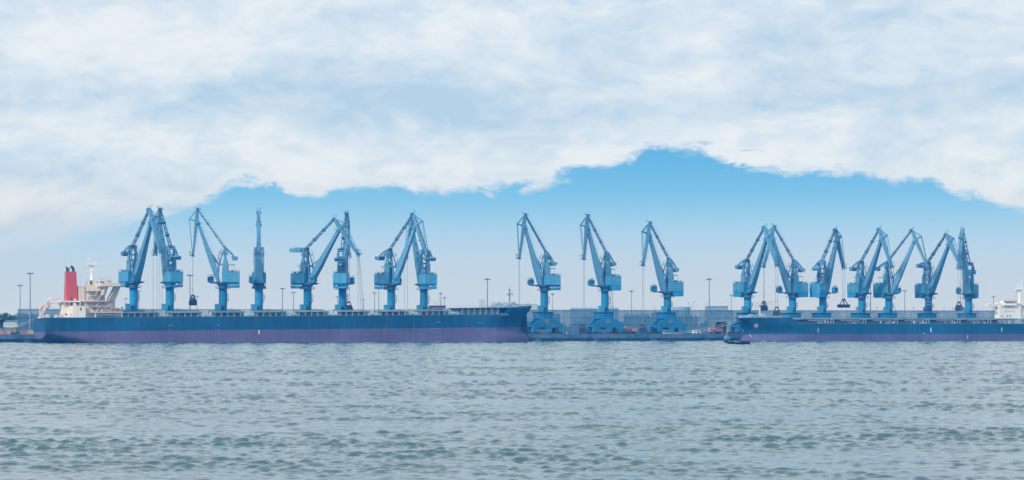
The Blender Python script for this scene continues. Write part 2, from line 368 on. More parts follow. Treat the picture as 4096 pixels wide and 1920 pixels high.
# ------------------------------------------------------------------ cranes
PZ = Vector((2.6, 0, 4.0)); TT = Vector((-1.0, 0, 22.0)); LB = 34.1; LT = 24.8
JA, JJ, JB = (.73, 6.5), (.74, -18.1), (4.58, .6)
def crane_meshes():
    g = {}
    # portal: block on four legs with bogies, chamfered seaward right corner
    mb = MB()
    for nm, cz in (('A', 0), ('B', 0)):
        pass
    mb.prism([(-5, -4.6), (2.0, -4.6), (5.0, -1.2), (5.0, 4.6), (-5, 4.6)], 8.7, 12.5, 'z')
    mb.prism([(-5.7, -5.2), (5.2, -5.2), (5.2, 5.2), (-5.7, 5.2)], 12.5, 12.72, 'z')
    for sy in (-1, 1):
        y0, y1 = (-5.6, -4.2) if sy < 0 else (4.2, 5.6)
        mb.prism([(-4.4, 8.7), (4.9, 8.7), (9.4, 5.2), (9.4, 1.3), (7.0, 1.3), (7.0, 3.8), (3.0, 3.8), (2.2, 2.6), (-1.6, 2.6), (-2.4, 3.8), (-6.4, 3.8), (-6.4, 1.3),
                  (-8.8, 1.3), (-8.8, 5.2)], y0, y1)
    mb.box(-8.7, -6.5, -4.2, 4.2, 4.0, 5.1); mb.box(7.1, 9.3, -4.2, 4.2, 4.0, 5.1); mb.box(-4.2, 4.6, -4.2, 4.2, 6.5, 8.7)
    mb.rail([(-5.6, -5.1, 12.7), (5.1, -5.1, 12.7), (5.1, 5.1, 12.7)], step=2.5)
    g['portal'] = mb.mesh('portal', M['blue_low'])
    mb = MB()
    for k in (-2.6, -.9, .9, 2.6): mb.tube((k, -.35, .45), (k, .35, .45), .45, n=10)
    mb.box(-3.2, 3.2, -.6, .6, .5, 1.0); mb.box(-1, 1, -.5, .5, .9, 1.4)
    g['bogie'] = mb.mesh('bogie', M['dark'])
    mb = MB()   # cable reel with spokes
    for k in range(14):
        a = 2 * math.pi * k / 14; mb.tube((0, 0, 0), (1.5 * math.cos(a), 0, 1.5 * math.sin(a)), .06, n=4)
        b = 2 * math.pi * (k + 1) / 14
        for r_ in (1.5, .9): mb.tube((r_ * math.cos(a), 0, r_ * math.sin(a)), (r_ * math.cos(b), 0, r_ * math.sin(b)), .08, n=4)
    mb.tube((0, -.3, 0), (0, .5, 0), .35)
    g['reel'] = mb.mesh('cable_reel', M['mast'])
    mb = MB(); mb.box(-1.35, 1.35, -1.5, 1.5, 0, 3.5); mb.box(-1.45, 1.45, -1.6, 1.6, 3.5, 3.62); mb.box(-.7, .5, -1.56, -1.5, 1.9, 2.1)
    g['cabin'] = mb.mesh('equipment_box', M['blue_house'])
    for nm, h_ in (('A', 25.0), ('B', 21.8)):
        mb = MB(); mb.tube((0, 0, 8.7), (0, 0, h_ - .2), 2.2, n=28)
        for z in (13.6, 17.6): mb.tube((0, 0, z), (0, 0, z + .15), 2.28, n=28)
        g['column' + nm] = mb.mesh('column', M['blue'], True)
        mb = MB(); n = 26                                              # helical stair round the column
        z0, z1 = 12.7, h_ - 2.2
        for k in range(n):
            a = -1.9 + 3.3 * k / n; a2 = -1.9 + 3.3 * (k + 1) / n; za = z0 + (z1 - z0) * k / n; zb = z0 + (z1 - z0) * (k + 1) / n
            for r_ in (2.35, 3.15):
                for dz in (0, 1.0): mb.tube((r_ * math.cos(a), r_ * math.sin(a), za + dz), (r_ * math.cos(a2), r_ * math.sin(a2), zb + dz), .06, n=4)
            mb.beam((2.3 * math.cos(a), 2.3 * math.sin(a), za), (3.2 * math.cos(a), 3.2 * math.sin(a), za), .35, .06)
            mb.tube((3.15 * math.cos(a), 3.15 * math.sin(a), za), (3.15 * math.cos(a), 3.15 * math.sin(a), za + 1), .04, n=4)
        g['stair' + nm] = mb.mesh('stair', M['blue_dark'])
    mb = MB(); mb.tube((0, 0, -.2), (0, 0, 0), 4.1, n=24); ring = [(4.0 * math.cos(2 * math.pi * k / 14), 4.0 * math.sin(2 * math.pi * k / 14), 0) for k in range(15)]
    mb.rail(ring, step=3, r=.05)
    g['platform'] = mb.mesh('platform', M['blue_dark'])
    mb = MB(); mb.tube((0, 0, 0), (0, 0, 1.2), 2.35, n=24); mb.tube((0, 0, 1.2), (0, 0, 2.3), 2.4, 3.5, n=24)
    mb.box(-8.6, 4.2, -3.0, 3.0, 2.3, 3.28); mb.box(4.2, 7.0, -4.8, -2.4, 2.6, 2.9)
    mb.prism([(4.2, 2.4), (5.6, 2.9), (5.6, 3.2), (4.2, 3.28)], -2.4, 3.0)
    g['turntable'] = mb.mesh('turntable', M['blue_dark'])
    mb = MB(); mb.box(-8.8, .4, -3.75, 3.75, 3.3, 8.5); mb.box(-8.86, .46, -3.81, 3.81, 8.5, 8.62); mb.box(-8.85, .45, -3.8, 3.8, 3.2, 3.38)
    for x in (-5.7, -2.7): mb.box(x, x + .08, -3.8, 3.8, 3.4, 8.5)
    mb.box(-8.83, -8.75, -1.4, 1.4, 6.6, 6.9)
    g['house'] = mb.mesh('machine_house', M['blue_house'])
    mb = MB(); mb.rail([(.3, -3.6, 8.6), (-8.7, -3.6, 8.6), (-8.7, 3.6, 8.6), (.3, 3.6, 8.6)], step=1.8)
    for x, y, a in ((-7, -2, .5), (-5.2, 1, .7), (-4, -2.4, .4), (-3, 2, .5), (-7.4, 2.4, .4)): mb.box(x - a, x + a, y - a, y + a, 8.63, 8.6 + 1.5 * a)
    mb.tube((-6, 1, 8.6), (-6, 1, 12.5), .05); mb.beam((-3.2, 0, 12.6), (-6.6, 0, 12.7), .6, .35)
    g['roof'] = mb.mesh('roof_railing', M['blue_dark'])
    mb = MB(); mb.box(-8.8, -8.2, -3.6, 3.6, .25, 1.5); mb.box(-8.2, -2.4, -3.6, -3.3, .25, 1.5); mb.box(-8.2, -2.4, 3.3, 3.6, .25, 1.5); mb.box(-8.2, -2.4, -3.3, 3.3, .25, .5)
    for k in range(6):
        for y in (-3.5, 3.5): mb.box(-8.75 + k * 1.2, -8.4 + k * 1.2, y - .1, y + .1, 1.5, 3.2)
    for y in (-3.5, -1.2, 1.2, 3.5): mb.box(-8.78, -8.5, y - .15, y + .15, 1.5, 3.2)
    g['skirt_slot'] = mb.mesh('counterweight_tray', M['blue'])
    mb = MB(); mb.prism([(-8.8, .3), (-3.0, .3), (-2.0, 1.2), (-2.0, 3.2), (-8.8, 3.2)], -3.6, 3.6)
    g['skirt_solid'] = mb.mesh('counterweight_tray', M['blue'])
    mb = MB()
    for a_ in ((-.5, -.38, -.75, .75), (.38, .5, -.75, .75), (-.38, .38, -.75, -.63), (-.38, .38, .63, .75), (-.05, .05, -.63, .63)): mb.box(a_[0], a_[1], -.06, .06, a_[2], a_[3])
    g['frame'] = mb.mesh('window_frame', M['frame_pale'])
    mb = MB(); mb.box(-.39, .39, -.03, .03, -.64, .64); g['pane'] = mb.mesh('window', M['glass'])
    mb = MB(); mb.prism([(5.2, 2.95), (7.9, 2.95), (8.7, 4.4), (8.4, 6.2), (5.2, 6.2)], -5.3, -3.0); mb.box(5.1, 8.5, -5.4, -2.9, 6.2, 6.32)
    mb.box(6, 7, -4.6, -3.8, 6.32, 7.0)
    g['cab'] = mb.mesh('operator_cab', M['blue'])
    mb = MB(); mb.rail([(4.2, -4.8, 2.9), (5.2, -5.6, 2.9), (8.8, -5.6, 2.9)], step=1.5, r=.04); g['walkrail'] = mb.mesh('walkway_railing', M['blue_dark'])
    mb = MB(); mb.rail([(5.2, -5.3, 6.3), (8.4, -5.3, 6.3), (8.4, -3, 6.3), (5.2, -3, 6.3)], step=1.6)
    mb.tube((5.4, -5.2, 6.3), (5.4, -5.2, 8.2), .05)
    g['cabrail'] = mb.mesh('cab_railing', M['blue_dark'])
    mb = MB()
    for q in ((8.42, 4.5, 8.38, 6.0), ): 
        mb.add([(8.72, -5.1, 4.5), (8.72, -3.2, 4.5), (8.46, -3.2, 6.0), (8.46, -5.1, 6.0), (8.66, -5.1, 4.5), (8.66, -3.2, 4.5), (8.4, -3.2, 6.0), (8.4, -5.1, 6.0)],
               [(0, 1, 2, 3), (7, 6, 5, 4), (0, 4, 5, 1), (1, 5, 6, 2), (2, 6, 7, 3), (3, 7, 4, 0)])
    for a, b in ((5.5, 6.3), (6.5, 7.3), (7.5, 8.2)):
        mb.box(a, b, -5.34, -5.3, 4.5, 5.9); mb.box(a, b, -3.0, -2.96, 4.5, 5.9)
    g['cabglass'] = mb.mesh('cab_window', M['glass'])
    mb = MB()
    for y in (-2.1, 2.1):
        y0, y1 = y - .45, y + .45
        mb.prism([(-3.1, 8.6), (.1, 8.6), (.3, 11.0), (-.7, 17.0), (-.5, 21.6), (-.7, 22.4), (-1.4, 22.4), (-1.9, 21.0), (-1.8, 17.0), (-2.9, 13.0)], y0, y1)
        mb.beam((3.1, y, 3.3), (2.2, y, 12.5), .6, .9, .6, .6); mb.beam((2.3, y, 12.3), (-.5, y, 20.8), .5, .55, .4, .4)
        mb.beam((2.3, y, 12.4), (-.6, y, 13.2), .5, .5)
    for z, x in ((11.5, -1.2), (14.6, -1.0), (17.6, -1.1), (21.0, -1.2)): mb.beam((x, -1.7, z), (x, 1.7, z), 1.2, .9, side=(1, 0, 0))
    mb.beam((2.2, -1.8, 12.4), (2.2, 1.8, 12.4), .7, .7, side=(1, 0, 0)); mb.tube((-1, -2.7, 22), (-1, 2.7, 22), .45, n=10)
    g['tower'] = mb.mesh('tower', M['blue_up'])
    mb = MB(); mb.rail([(1.3, -2.9, 18.6), (-2.8, -2.9, 18.6), (-2.8, 2.9, 18.6), (1.3, 2.9, 18.6)], step=1.6); mb.box(-2.8, 1.2, -2.9, -2.55, 18.4, 18.58); mb.box(-2.8, 1.2, 2.55, 2.9, 18.4, 18.58)
    mb.rail([(1.6, -2.9, 13.2), (-2.8, -2.9, 13.2)], step=1.6)
    for k in range(2):
        y = (-2.75, 2.75)[k]
        mb.tube((2.9, y, 8.6), (2.0, y, 13), .06, n=4); mb.tube((3.4, y, 8.6), (2.5, y, 13), .06, n=4)
        mb.path([(1.2, y, 13), (2.5, y, 16), (1.8, y, 19.5), (.4, y, 21.5)], .11)
        mb.tube((.4, y, 18.6), (1.8, y, 19.5), .09, n=4); mb.tube((.9, y, 16), (2.5, y, 16), .09, n=4)
    mb.tube((-2.4, 1, 19), (-7.5, 1.4, 8.6), .04, n=4); mb.tube((-2.4, -1, 19), (-5.5, -1.4, 8.6), .04, n=4)
    g['ladder'] = mb.mesh('tower_ladder', M['blue_dark'])
    # boom in its own axes: +z from foot pivot to jib hinge, +x the front
    mb = MB(); rings = []
    for z, x0, x1, wy in ((-.8, -.9, .9, 4.2), (1.5, -1.1, 1.0, 4.2), (10, -1.95, 1.25, 3.4), (13.5, -1.75, 1.2, 3.0), (24, -1.0, .9, 2.3), (33, -.75, .75, 1.9), (35.2, -.7, .8, 1.9)):
        rings.append([(x0, -wy / 2, z), (x1, -wy / 2, z), (x1, wy / 2, z), (x0, wy / 2, z)])
    mb.loft(rings); mb.tube((0, -1.3, LB), (0, 1.3, LB), .95, n=14); mb.tube((0, -2.5, 0), (0, 2.5, 0), .7, n=12)
    mb.prism([(-1.9, 10), (-3.0, 11.2), (-1.5, 16)], -.5, .5)
    mb.box(-1.8, 1.6, -1.6, 1.6, 32.6, 32.75)
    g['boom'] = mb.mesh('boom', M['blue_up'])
    mb = MB(); n = 14
    pr = lambda z: -(2.2 - (z - 10) * .055) if z > 10 else -(1.3 + z * .09)
    pts_ = [(pr(z), .8, z) for z in np.linspace(3, 32, n)]
    mb.path([(x - .9, y, z) for x, y, z in pts_], .04, n=4)
    for x, y, z in pts_: mb.tube((x + .3, y, z), (x - .9, y, z), .035, n=4)
    for z in (12, 17.5, 23, 28): mb.box(pr(z) - .3, pr(z) + .3, -.2, 1.0, z, z + .1)
    g['boom_ladder'] = mb.mesh('boom_ladder', M['blue_dark'])
    # tie beam: +z from tower head to jib tail
    mb = MB()
    for y in (-.62, .62):
        for x in (-.42, .42): mb.beam((x, y * 1.2, .2), (x * .7, y * .8, LT - .2), .22, .26)
        for k in range(13):
            z = 1 + k * 1.9; mb.beam((-.3, y * (1.2 - .4 * z / LT), z), (.3, y * (1.2 - .4 * z / LT), z), .12, .55)
    for k in range(9): mb.beam((0, -.75, 1 + 2.8 * k), (0, .75, 1 + 2.8 * k), .35, .3, side=(0, 0, 1))
    for z in (7.5, 15.5): mb.box(-1.0, 1.0, -1.1, 1.1, z, z + .18)
    mb.tube((0, -1.1, 0), (0, 1.1, 0), .7, n=10); mb.tube((0, -.8, LT), (0, .8, LT), .5, n=10)
    g['tie'] = mb.mesh('tie_beam', M['blue_dark'])
    mb = MB(); mb.path([(-1.4, .9, z) for z in np.linspace(1, 24, 9)], .035, n=4)
    for z in np.linspace(1, 24, 16): mb.tube((-.3, .8, z), (-1.4, .9, z), .03, n=4)
    g['tie_rail'] = mb.mesh('tie_railing', M['blue_dark'])
    # jib: origin hinge, +z towards its tail A, +x outwards to B
    a, j, b = Vector((JA[0], 0, JA[1])), Vector((JJ[0], 0, JJ[1])), Vector((JB[0], 0, JB[1]))
    mb = MB(); rings = []
    for z, x0, x1, wy in ((JA[1] + .5, .3, 1.2, 1.5), (JA[1] - 1, .05, 1.4, 1.6), (.5, -.45, 1.6, 2.0), (-3, -.2, 1.45, 2.2), (-16, .3, 1.15, 1.9), (JJ[1], .35, 1.1, 2.4)):
        rings.append([(x0, -wy / 2, z), (x1, -wy / 2, z), (x1, wy / 2, z), (x0, wy / 2, z)])
    mb.loft(rings)
    g['jib'] = mb.mesh('jib', M['blue_up'])
    mb = MB()
    for y in (-.8, .8):
        mb.beam(a + Vector((0, y, 0)), b + Vector((0, y, 0)), .3, .45); mb.beam(Vector((.8, y, 0)), b + Vector((0, y, 0)), .35, .9, .3, .5)
        mb.beam(b + Vector((0, y, 0)), j + Vector((.5, y, .8)), .22, .3)
        for zt in (.25, .5, .75):
            p = b.lerp(j + Vector((.5, 0, .8)), zt)
            if y < 0: mb.beam(p + Vector((0, -.8, 0)), p + Vector((0, .8, 0)), .2, .2, side=(0, 0, 1))
    mb.tube(b + Vector((0, -1, 0)), b + Vector((0, 1, 0)), .4)
    g['stay'] = mb.mesh('jib_stay', M['blue_up'])
    mb = MB()   # sheaves and hanging frame at the tip, bracket at the tail
    for y in (-.8, .8): mb.tube(j + Vector((.2, y - .12, -.3)), j + Vector((.2, y + .12, -.3)), .75, n=14)
    mb.path([j + Vector((-.9, -1.3, -1.0)), j + Vector((1.6, -1.3, -1.0)), j + Vector((1.6, 1.3, -1.0)), j + Vector((-.9, 1.3, -1.0)), j + Vector((-.9, -1.3, -1.0))], .14)
    mb.path([j + Vector((1.6, -1.2, -1)), j + Vector((2.2, -1, 1.6)), j + Vector((.6, -.8, .6))], .1); mb.path([j + Vector((1.6, 1.2, -1)), j + Vector((2.2, 1, 1.6)), j + Vector((.6, .8, .6))], .1)
    mb.tube(j + Vector((2.2, -1, 1.6)), j + Vector((2.2, 1, 1.6)), .1, n=5)
    g['sheave'] = mb.mesh('sheave', M['blue_dark']); mb = MB()
    for y in (-.8, .8): mb.tube(a + Vector((-.2, y - .12, .3)), a + Vector((-.2, y + .12, .3)), .6, n=12)
    for y in (-1, 1): mb.tube(a + Vector((.2, y * .8, .2)), a + Vector((1.9, y, 1.1)), .09, n=5)
    mb.tube(a + Vector((1.9, -1, 1.1)), a + Vector((1.9, 1, 1.1)), .1, n=5); mb.box(a.x - 1.5, a.x + .2, -1.3, 1.3, a.z - .3, a.z - .15)
    mb.rail([(a.x - 1.5, -1.3, a.z - .2), (a.x - 1.5, 1.3, a.z - .2)], step=1.3)
    g['tail'] = mb.mesh('tail_bracket', M['blue_dark'])
    mb = MB()
    for z in np.linspace(-16, -2, 11): mb.tube((0, .8, z), (-.8, .8, z), .035, n=4)
    mb.path([(-.8, .8, -16), (-.9, .8, -2)], .035, n=4)
    g['jib_ladder'] = mb.mesh('jib_ladder', M['blue_dark'])
    # counterweight levers: origin tower head, +x outwards to the weight
    for nm, ln in (('box', 7.4), ('drum', 7.0), ('long', 9.0)):
        mb = MB()
        for y in (-2.0, 2.0):
            mb.prism([(-.8, .3), (0, .7), (ln * .6, .75), (ln, .2), (ln, -.4), (ln * .5, -.2), (0, -.5)], y - .3, y + .3)
        mb.beam((1.5, -1.8, 0), (1.5, 1.8, 0), .7, .6, side=(1, 0, 0))
        g['lever_' + nm] = mb.mesh('counterweight_lever', M['blue_up'])
    mb = MB(); mb.prism([(-1.7, .9), (1.4, .9), (1.9, .2), (.9, -1.2), (-1.1, -1.2)], -3.1, 3.1)
    g['cw_box'] = mb.mesh('counterweight', M['blue_up'])
    mb = MB(); mb.tube((0, -2.6, 0), (0, 2.6, 0), 1.3, n=24)
    g['cw_drum'] = mb.mesh('counterweight', M['blue_up'], True)
    mb = MB(); mb.box(-4.4, 3.2, -2.6, 2.6, -1.1, .9); mb.rail([(-4.4, -2.5, .9), (3.2, -2.5, .9)], step=2)
    g['cw_long'] = mb.mesh('counterweight', M['blue_up'])
    return g
G = crane_meshes()
def grab(x, y, z, kind, label, rz=0.0, group='clamshell grabs hanging from the cranes'):
    """z = top of the head"""
    t = thing('grab_bucket', label, 'grab', (x, y, z), rz, group)
    mb = MB(); mb.box(-.9, .9, -.6, .6, -.7, 0); mb.tube((-.5, -.5, -.1), (-.5, .5, -.1), .45); mb.tube((.5, -.5, -.1), (.5, .5, -.1), .45)
    if kind == 'boxy': mb.box(-.7, .7, -.7, .7, -2.0, -1.2)
    mb.build('head', M['dark'], t)
    mb = MB(); bm_ = MB()
    if kind == 'open':
        for sx in (-1, 1):
            for y_ in (-.8, .8): mb.beam((sx * .6, y_, -.4), (sx * 2.6, y_, -3.6), .22, .3)
            for y_ in (-.5, .5): mb.beam((sx * .2, y_, -.5), (sx * .4, y_, -3.4), .2, .25)
            bm_.prism([(sx * .15, -3.3), (sx * 3.6, -3.3), (sx * 3.8, -3.9), (sx * 3.7, -5.3), (sx * .6, -5.4), (sx * .1, -4.6)], -1.6, 1.6)
    elif kind == 'boxy':
        for sx in (-1, 1):
            for y_ in (-.9, .9): mb.beam((sx * .6, y_, -.4), (sx * 1.7, y_, -3.0), .22, .3)
        bm_.prism([(-1.9, -3.0), (1.9, -3.0), (2.0, -5.2), (1.4, -5.5), (-1.4, -5.5), (-2.0, -5.2)], -1.5, 1.5); bm_.box(-1.2, 1.2, -1, 1, -3.0, -2.1)
    else:
        for sx in (-1, 1):
            for y_ in (-.9, .9): mb.beam((sx * .7, y_, -.3), (sx * 2.2, y_, -4.0), .22, .3)
        bm_.prism([(-.8, -1.8), (.8, -1.8), (1.5, -3.1), (2.5, -4.6), (1.2, -5.4), (-1.2, -5.4), (-2.5, -4.6), (-1.5, -3.1)], -1.4, 1.4)
    mb.each('arm', M['dark'], t); bm_.build('shell', M['dark'], t)
    return t
crane_info = []
def crane(px, typ, head, uH, cw, skirt, label, t=56.0, ropes=None, reel=True, LT=24.8):
    x, y = st(s_at(px, t), t)
    o = thing('portal_crane', label, 'crane', (x, y, QZ), 0.0, 'blue portal cranes standing along the quay')
    hz = 25.0 if typ == 'A' else 21.8; az = R(head)
    pt = inst('portal', G['portal'], o, rot=(0, 0, ANG)); [inst('bogie', G['bogie'], pt, (x_, y_, 0)) for x_ in (-7.6, 8.2) for y_ in (-4.9, 4.9)]
    inst('equipment_box', G['cabin'], o, (Matrix.Rotation(ANG, 3, 'Z') @ Vector((-3.6, -3.0, 12.72))), (0, 0, ANG))
    if reel: inst('cable_reel', G['reel'], pt, (-.8, -6.0, 7.0))
    c_ = inst('column', G['column' + typ], o); inst('stair', G['stair' + typ], c_, (0, 0, 0), (0, 0, R(-10)))
    inst('platform', G['platform'], o, (0, 0, hz))
    rz = (0, 0, az); L = (0, 0, hz)
    inst('turntable', G['turntable'], o, L, rz)
    h_ = inst('machine_house', G['house'], o, L, rz); inst('roof_railing', G['roof'], h_); 
    for y_ in (-3.82, 3.82):
        for x_ in (-6.9, -4.1): inst('window', G['pane'], h_, (x_, y_, 5.75)); inst('window_frame', G['frame'], h_, (x_, y_, 5.75))
    inst('counterweight_tray', G['skirt_' + skirt], o, L, rz)
    c_ = inst('operator_cab', G['cab'], o, L, rz); inst('cab_window', G['cabglass'], c_); inst('cab_railing', G['cabrail'], c_); inst('walkway_railing', G['walkrail'], c_)
    tw = inst('tower', G['tower'], o, L, rz); inst('tower_ladder', G['ladder'], tw)
    # linkage
    ux = uH - PZ.x; Hh = Vector((uH, 0, PZ.z + math.sqrt(LB ** 2 - ux ** 2)))
    d1 = (TT - Hh).length; r1 = math.hypot(*JA); ca = (d1 ** 2 + r1 ** 2 - LT ** 2) / (2 * d1 * r1); ca = max(-1, min(1, ca))
    ht = math.atan2(TT.z - Hh.z, TT.x - Hh.x); ha = ht - math.acos(ca)
    Aa = Hh + Vector((math.cos(ha), 0, math.sin(ha))) * r1
    aang = ha + math.atan2(JA[0], JA[1])                            # direction of the jib axis
    RZ = Matrix.Rotation(az, 3, 'Z')
    def put(name, me, org, ang, parent):                            # ang: direction of the part's +z in the crane plane
        ob = inst(name, me, parent, RZ @ org + Vector(L)); ob.rotation_euler = (RZ @ Matrix.Rotation(math.pi / 2 - ang, 3, 'Y')).to_euler(); return ob
    bm_ = put('boom', G['boom'], PZ, math.atan2(Hh.z - PZ.z, ux), o); inst('boom_ladder', G['boom_ladder'], bm_)
    ta = math.atan2(Aa.z - TT.z, Aa.x - TT.x)
    ti = put('tie_beam', G['tie'], TT, ta, o); ti.scale.z = LT / 24.8; inst('tie_railing', G['tie_rail'], ti)
    jb = put('jib', G['jib'], Hh, aang, o); inst('jib_stay', G['stay'], jb); inst('sheave', G['sheave'], jb); inst('tail_bracket', G['tail'], jb); inst('jib_ladder', G['jib_ladder'], jb)
    # counterweight lever swings with the tie beam
    tdeg = math.degrees(ta); cang = R(max(180, min(236, 233 - (uH - 12) * 5.5)))
    lv = inst('counterweight_lever', G['lever_' + cw], o, RZ @ TT + Vector(L)); lv.rotation_euler = (RZ @ Matrix.Rotation(-cang, 3, 'Y') @ Matrix.Rotation(math.pi, 3, 'X')).to_euler()
    ln = {'box': 7.4, 'drum': 7.0, 'long': 5.0}[cw]
    cp = TT + Vector((math.cos(cang), 0, math.sin(cang))) * ln
    inst('counterweight', G['cw_' + cw], o, RZ @ (cp + Vector((0, 0, -.5))) + Vector(L), rz if cw != 'box' else (0, 0, az + math.pi))
    # luffing rod: tower to boom
    bd = (Hh - PZ).normalized(); fp = PZ + bd * 11.4 + Vector((-bd.z, 0, bd.x)) * 2.6
    mb = MB(); mb.beam(RZ @ Vector((1.9, 0, 12.4)) + Vector(L), RZ @ fp + Vector(L), .45, .5); fp2 = PZ + bd * 17 + Vector((-bd.z, 0, bd.x)) * 1.0
    mb.beam(RZ @ Vector((2.2, 0, 12.2)) + Vector(L), RZ @ fp2 + Vector(L), .45, .55, .3, .3)
    mb.build('luffing_rod', M['blue'], o)
    a_ = Vector((math.cos(aang), 0, math.sin(aang))); o_ = Vector((math.sin(aang), 0, -math.cos(aang)))
    J = Hh + o_ * (JJ[0] + .2) + a_ * (JJ[1] - .3); Jw = RZ @ J + Vector(L)
    Bw = (RZ @ (Hh + o_ * JB[0] + a_ * JB[1])) + Vector(L)
    crane_info.append((px, Jw.x + x, Jw.y + y, Jw.z + QZ))
    side = RZ @ Vector((0, 1, 0))
    if ropes:
        mb = MB()
        for (off, dx, zb) in ropes:      # sideways offset, slant, bottom height above the water
            p = Jw + side * off; q = Vector((p.x + dx, p.y, zb - QZ))
            mb.tube(p, q, .085, n=5); m_ = p.lerp(q, .82); mb.tube(m_, p.lerp(q, .88), .16, n=5)
        mb.build('hoist_rope', M['rope'], o)
    return Vector((Jw.x + x, Jw.y + y, Jw.z + QZ))
def zpy(py, v): return wz(py, v.y)
CR = {}
CR[1] = crane(534.5, 'A', -46, 16.6, 'drum', 'solid', 'leftmost blue crane, round counterweight, beside the cream ship bridge', ropes=[(-.7, 0, 9), (.7, 0, 9)])
CR[2] = crane(679, 'A', 124, 13.2, 'box', 'slot', 'blue crane seen from behind, its jib crossing the leftmost crane', ropes=[(-1.2, 0, 9), (1.2, 0, 9)])
CR[3] = crane(891.7, 'A', 184, 13.6, 'box', 'slot', 'blue crane in profile facing left with a dark closed grab over the left ship', LT=25.5, ropes=[(-.3, 0, wz(1182, 1190)), (.3, 0, wz(1182, 1190))])
CR[4] = crane(1035.7, 'A', -84, 17.0, 'drum', 'slot', 'narrow blue crane seen end-on with its boom towards the water')
CR[5] = crane(1230, 'A', -30, 21.4, 'long', 'slot', 'blue crane with its boom lowered farthest and a flat long counterweight', ropes=[(-.9, .8, 9), (-.3, 2.2, 9), (.4, 2.8, 9), (1.0, 3.4, 9)])
CR[6] = crane(1370, 'A', 84, 13.6, 'box', 'slot', 'blue crane seen from behind beside the crane with the lowered boom', ropes=[(-.5, 0, wz(1208, 1225)), (.5, 0, wz(1208, 1225))])
CR[7] = crane(1564.7, 'A', -27, 15.8, 'box', 'slot', 'blue crane facing right, its jib crossing a crane seen from behind', ropes=[(-.7, 0, 9), (.7, 0, 9)])
CR[8] = crane(1695.6, 'A', 120, 15.0, 'box', 'slot', 'blue crane seen from behind, beside the purplish block on the quay', ropes=[(-1., 0, 9), (1., 0, 9)])
CR[9] = crane(2177, 'A', 196, 11.6, 'box', 'slot', 'blue crane with wedge counterweight standing just past the left ship bow', ropes=[(-.8, 0, 9), (.8, 0, 9)])
CR[10] = crane(2419.6, 'A', 203, 11.0, 'drum', 'solid', 'taller drum-counterweight crane on the open quay between the ships', ropes=[(-.8, 0, 9), (.8, 0, 9)])
CR[11] = crane(2669.6, 'B', 203, 12.0, 'drum', 'solid', 'shorter drum-counterweight crane on the open quay, beside the white van', ropes=[(-.8, 0, 9), (.8, 0, 9)])
CR[12] = crane(2990.4, 'B', -53, 16.5, 'drum', 'solid', 'blue crane facing right over the right ship bow with an A-shaped grab', ropes=[(-.8, 0, wz(1229, 1300)), (.8, 0, wz(1229, 1300))])
CR[13] = crane(3170, 'B', 200, 13.5, 'drum', 'solid', 'blue crane facing left over the right ship bow with a boxy grab', ropes=[(-.3, 0, wz(1207, 1320)), (.3, 0, wz(1207, 1320))])
CR[14] = crane(3291.4, 'B', 49, 15.6, 'drum', 'solid', 'blue crane facing away with the wide-open grab', ropes=[(-.7, 0, wz(1196, 1345)), (.7, 0, wz(1196, 1345))])
CR[15] = crane(3447.8, 'B', -52, 16.0, 'drum', 'solid', 'fourth blue crane from the right, facing right with its tip at the next crane', ropes=None)
CR[16] = crane(3555.4, 'B', -25, 16.2, 'drum', 'solid', 'third blue crane from the right, boom leaning right at the widest reach of its group', ropes=[(-.6, 0, wz(1211, 1340)), (.6, 0, wz(1211, 1340))])
CR[17] = crane(3713.9, 'B', -62, 20.0, 'drum', 'solid', 'second blue crane from the right, lower than its neighbours, with spreading ropes', ropes=[(-.9, .8, 9), (-.3, 2.0, 9), (.3, 2.8, 9), (.9, 4.2, 9)])
CR[18] = crane(3874.3, 'B', 241, 13.6, 'drum', 'solid', 'rightmost blue crane, narrow, with a closed grab at its left', ropes=[(-.7, 0, wz(1209, 1365)), (.7, 0, wz(1209, 1365))])
def gz(i, py): return wz(py, CR[i].y)
for i, py, kind, lab, rz in ((3, 1181, 'boxy', 'dark boxy grab hanging above the left ship in front of a floodlight mast', .3),
                             (6, 1207, 'a', 'half-open dark grab at the foot of a crane above the left ship', .2),
                             (12, 1228, 'a', 'A-shaped closed grab above the right ship bow', 0.1),
                             (13, 1206, 'boxy', 'small boxy grab beside the white foremast of the right ship', .3),
                             (14, 1196, 'open', 'wide-open two-shell grab between two cranes of the right ship', 0.0),
                             (16, 1210, 'a', 'dark grab partly in front of the second crane column from the right', .8),
                             (18, 1208, 'a', 'rightmost grab, closed, left of the last crane column', .2)):
    grab(CR[i].x, CR[i].y, gz(i, py), kind, lab, rz)

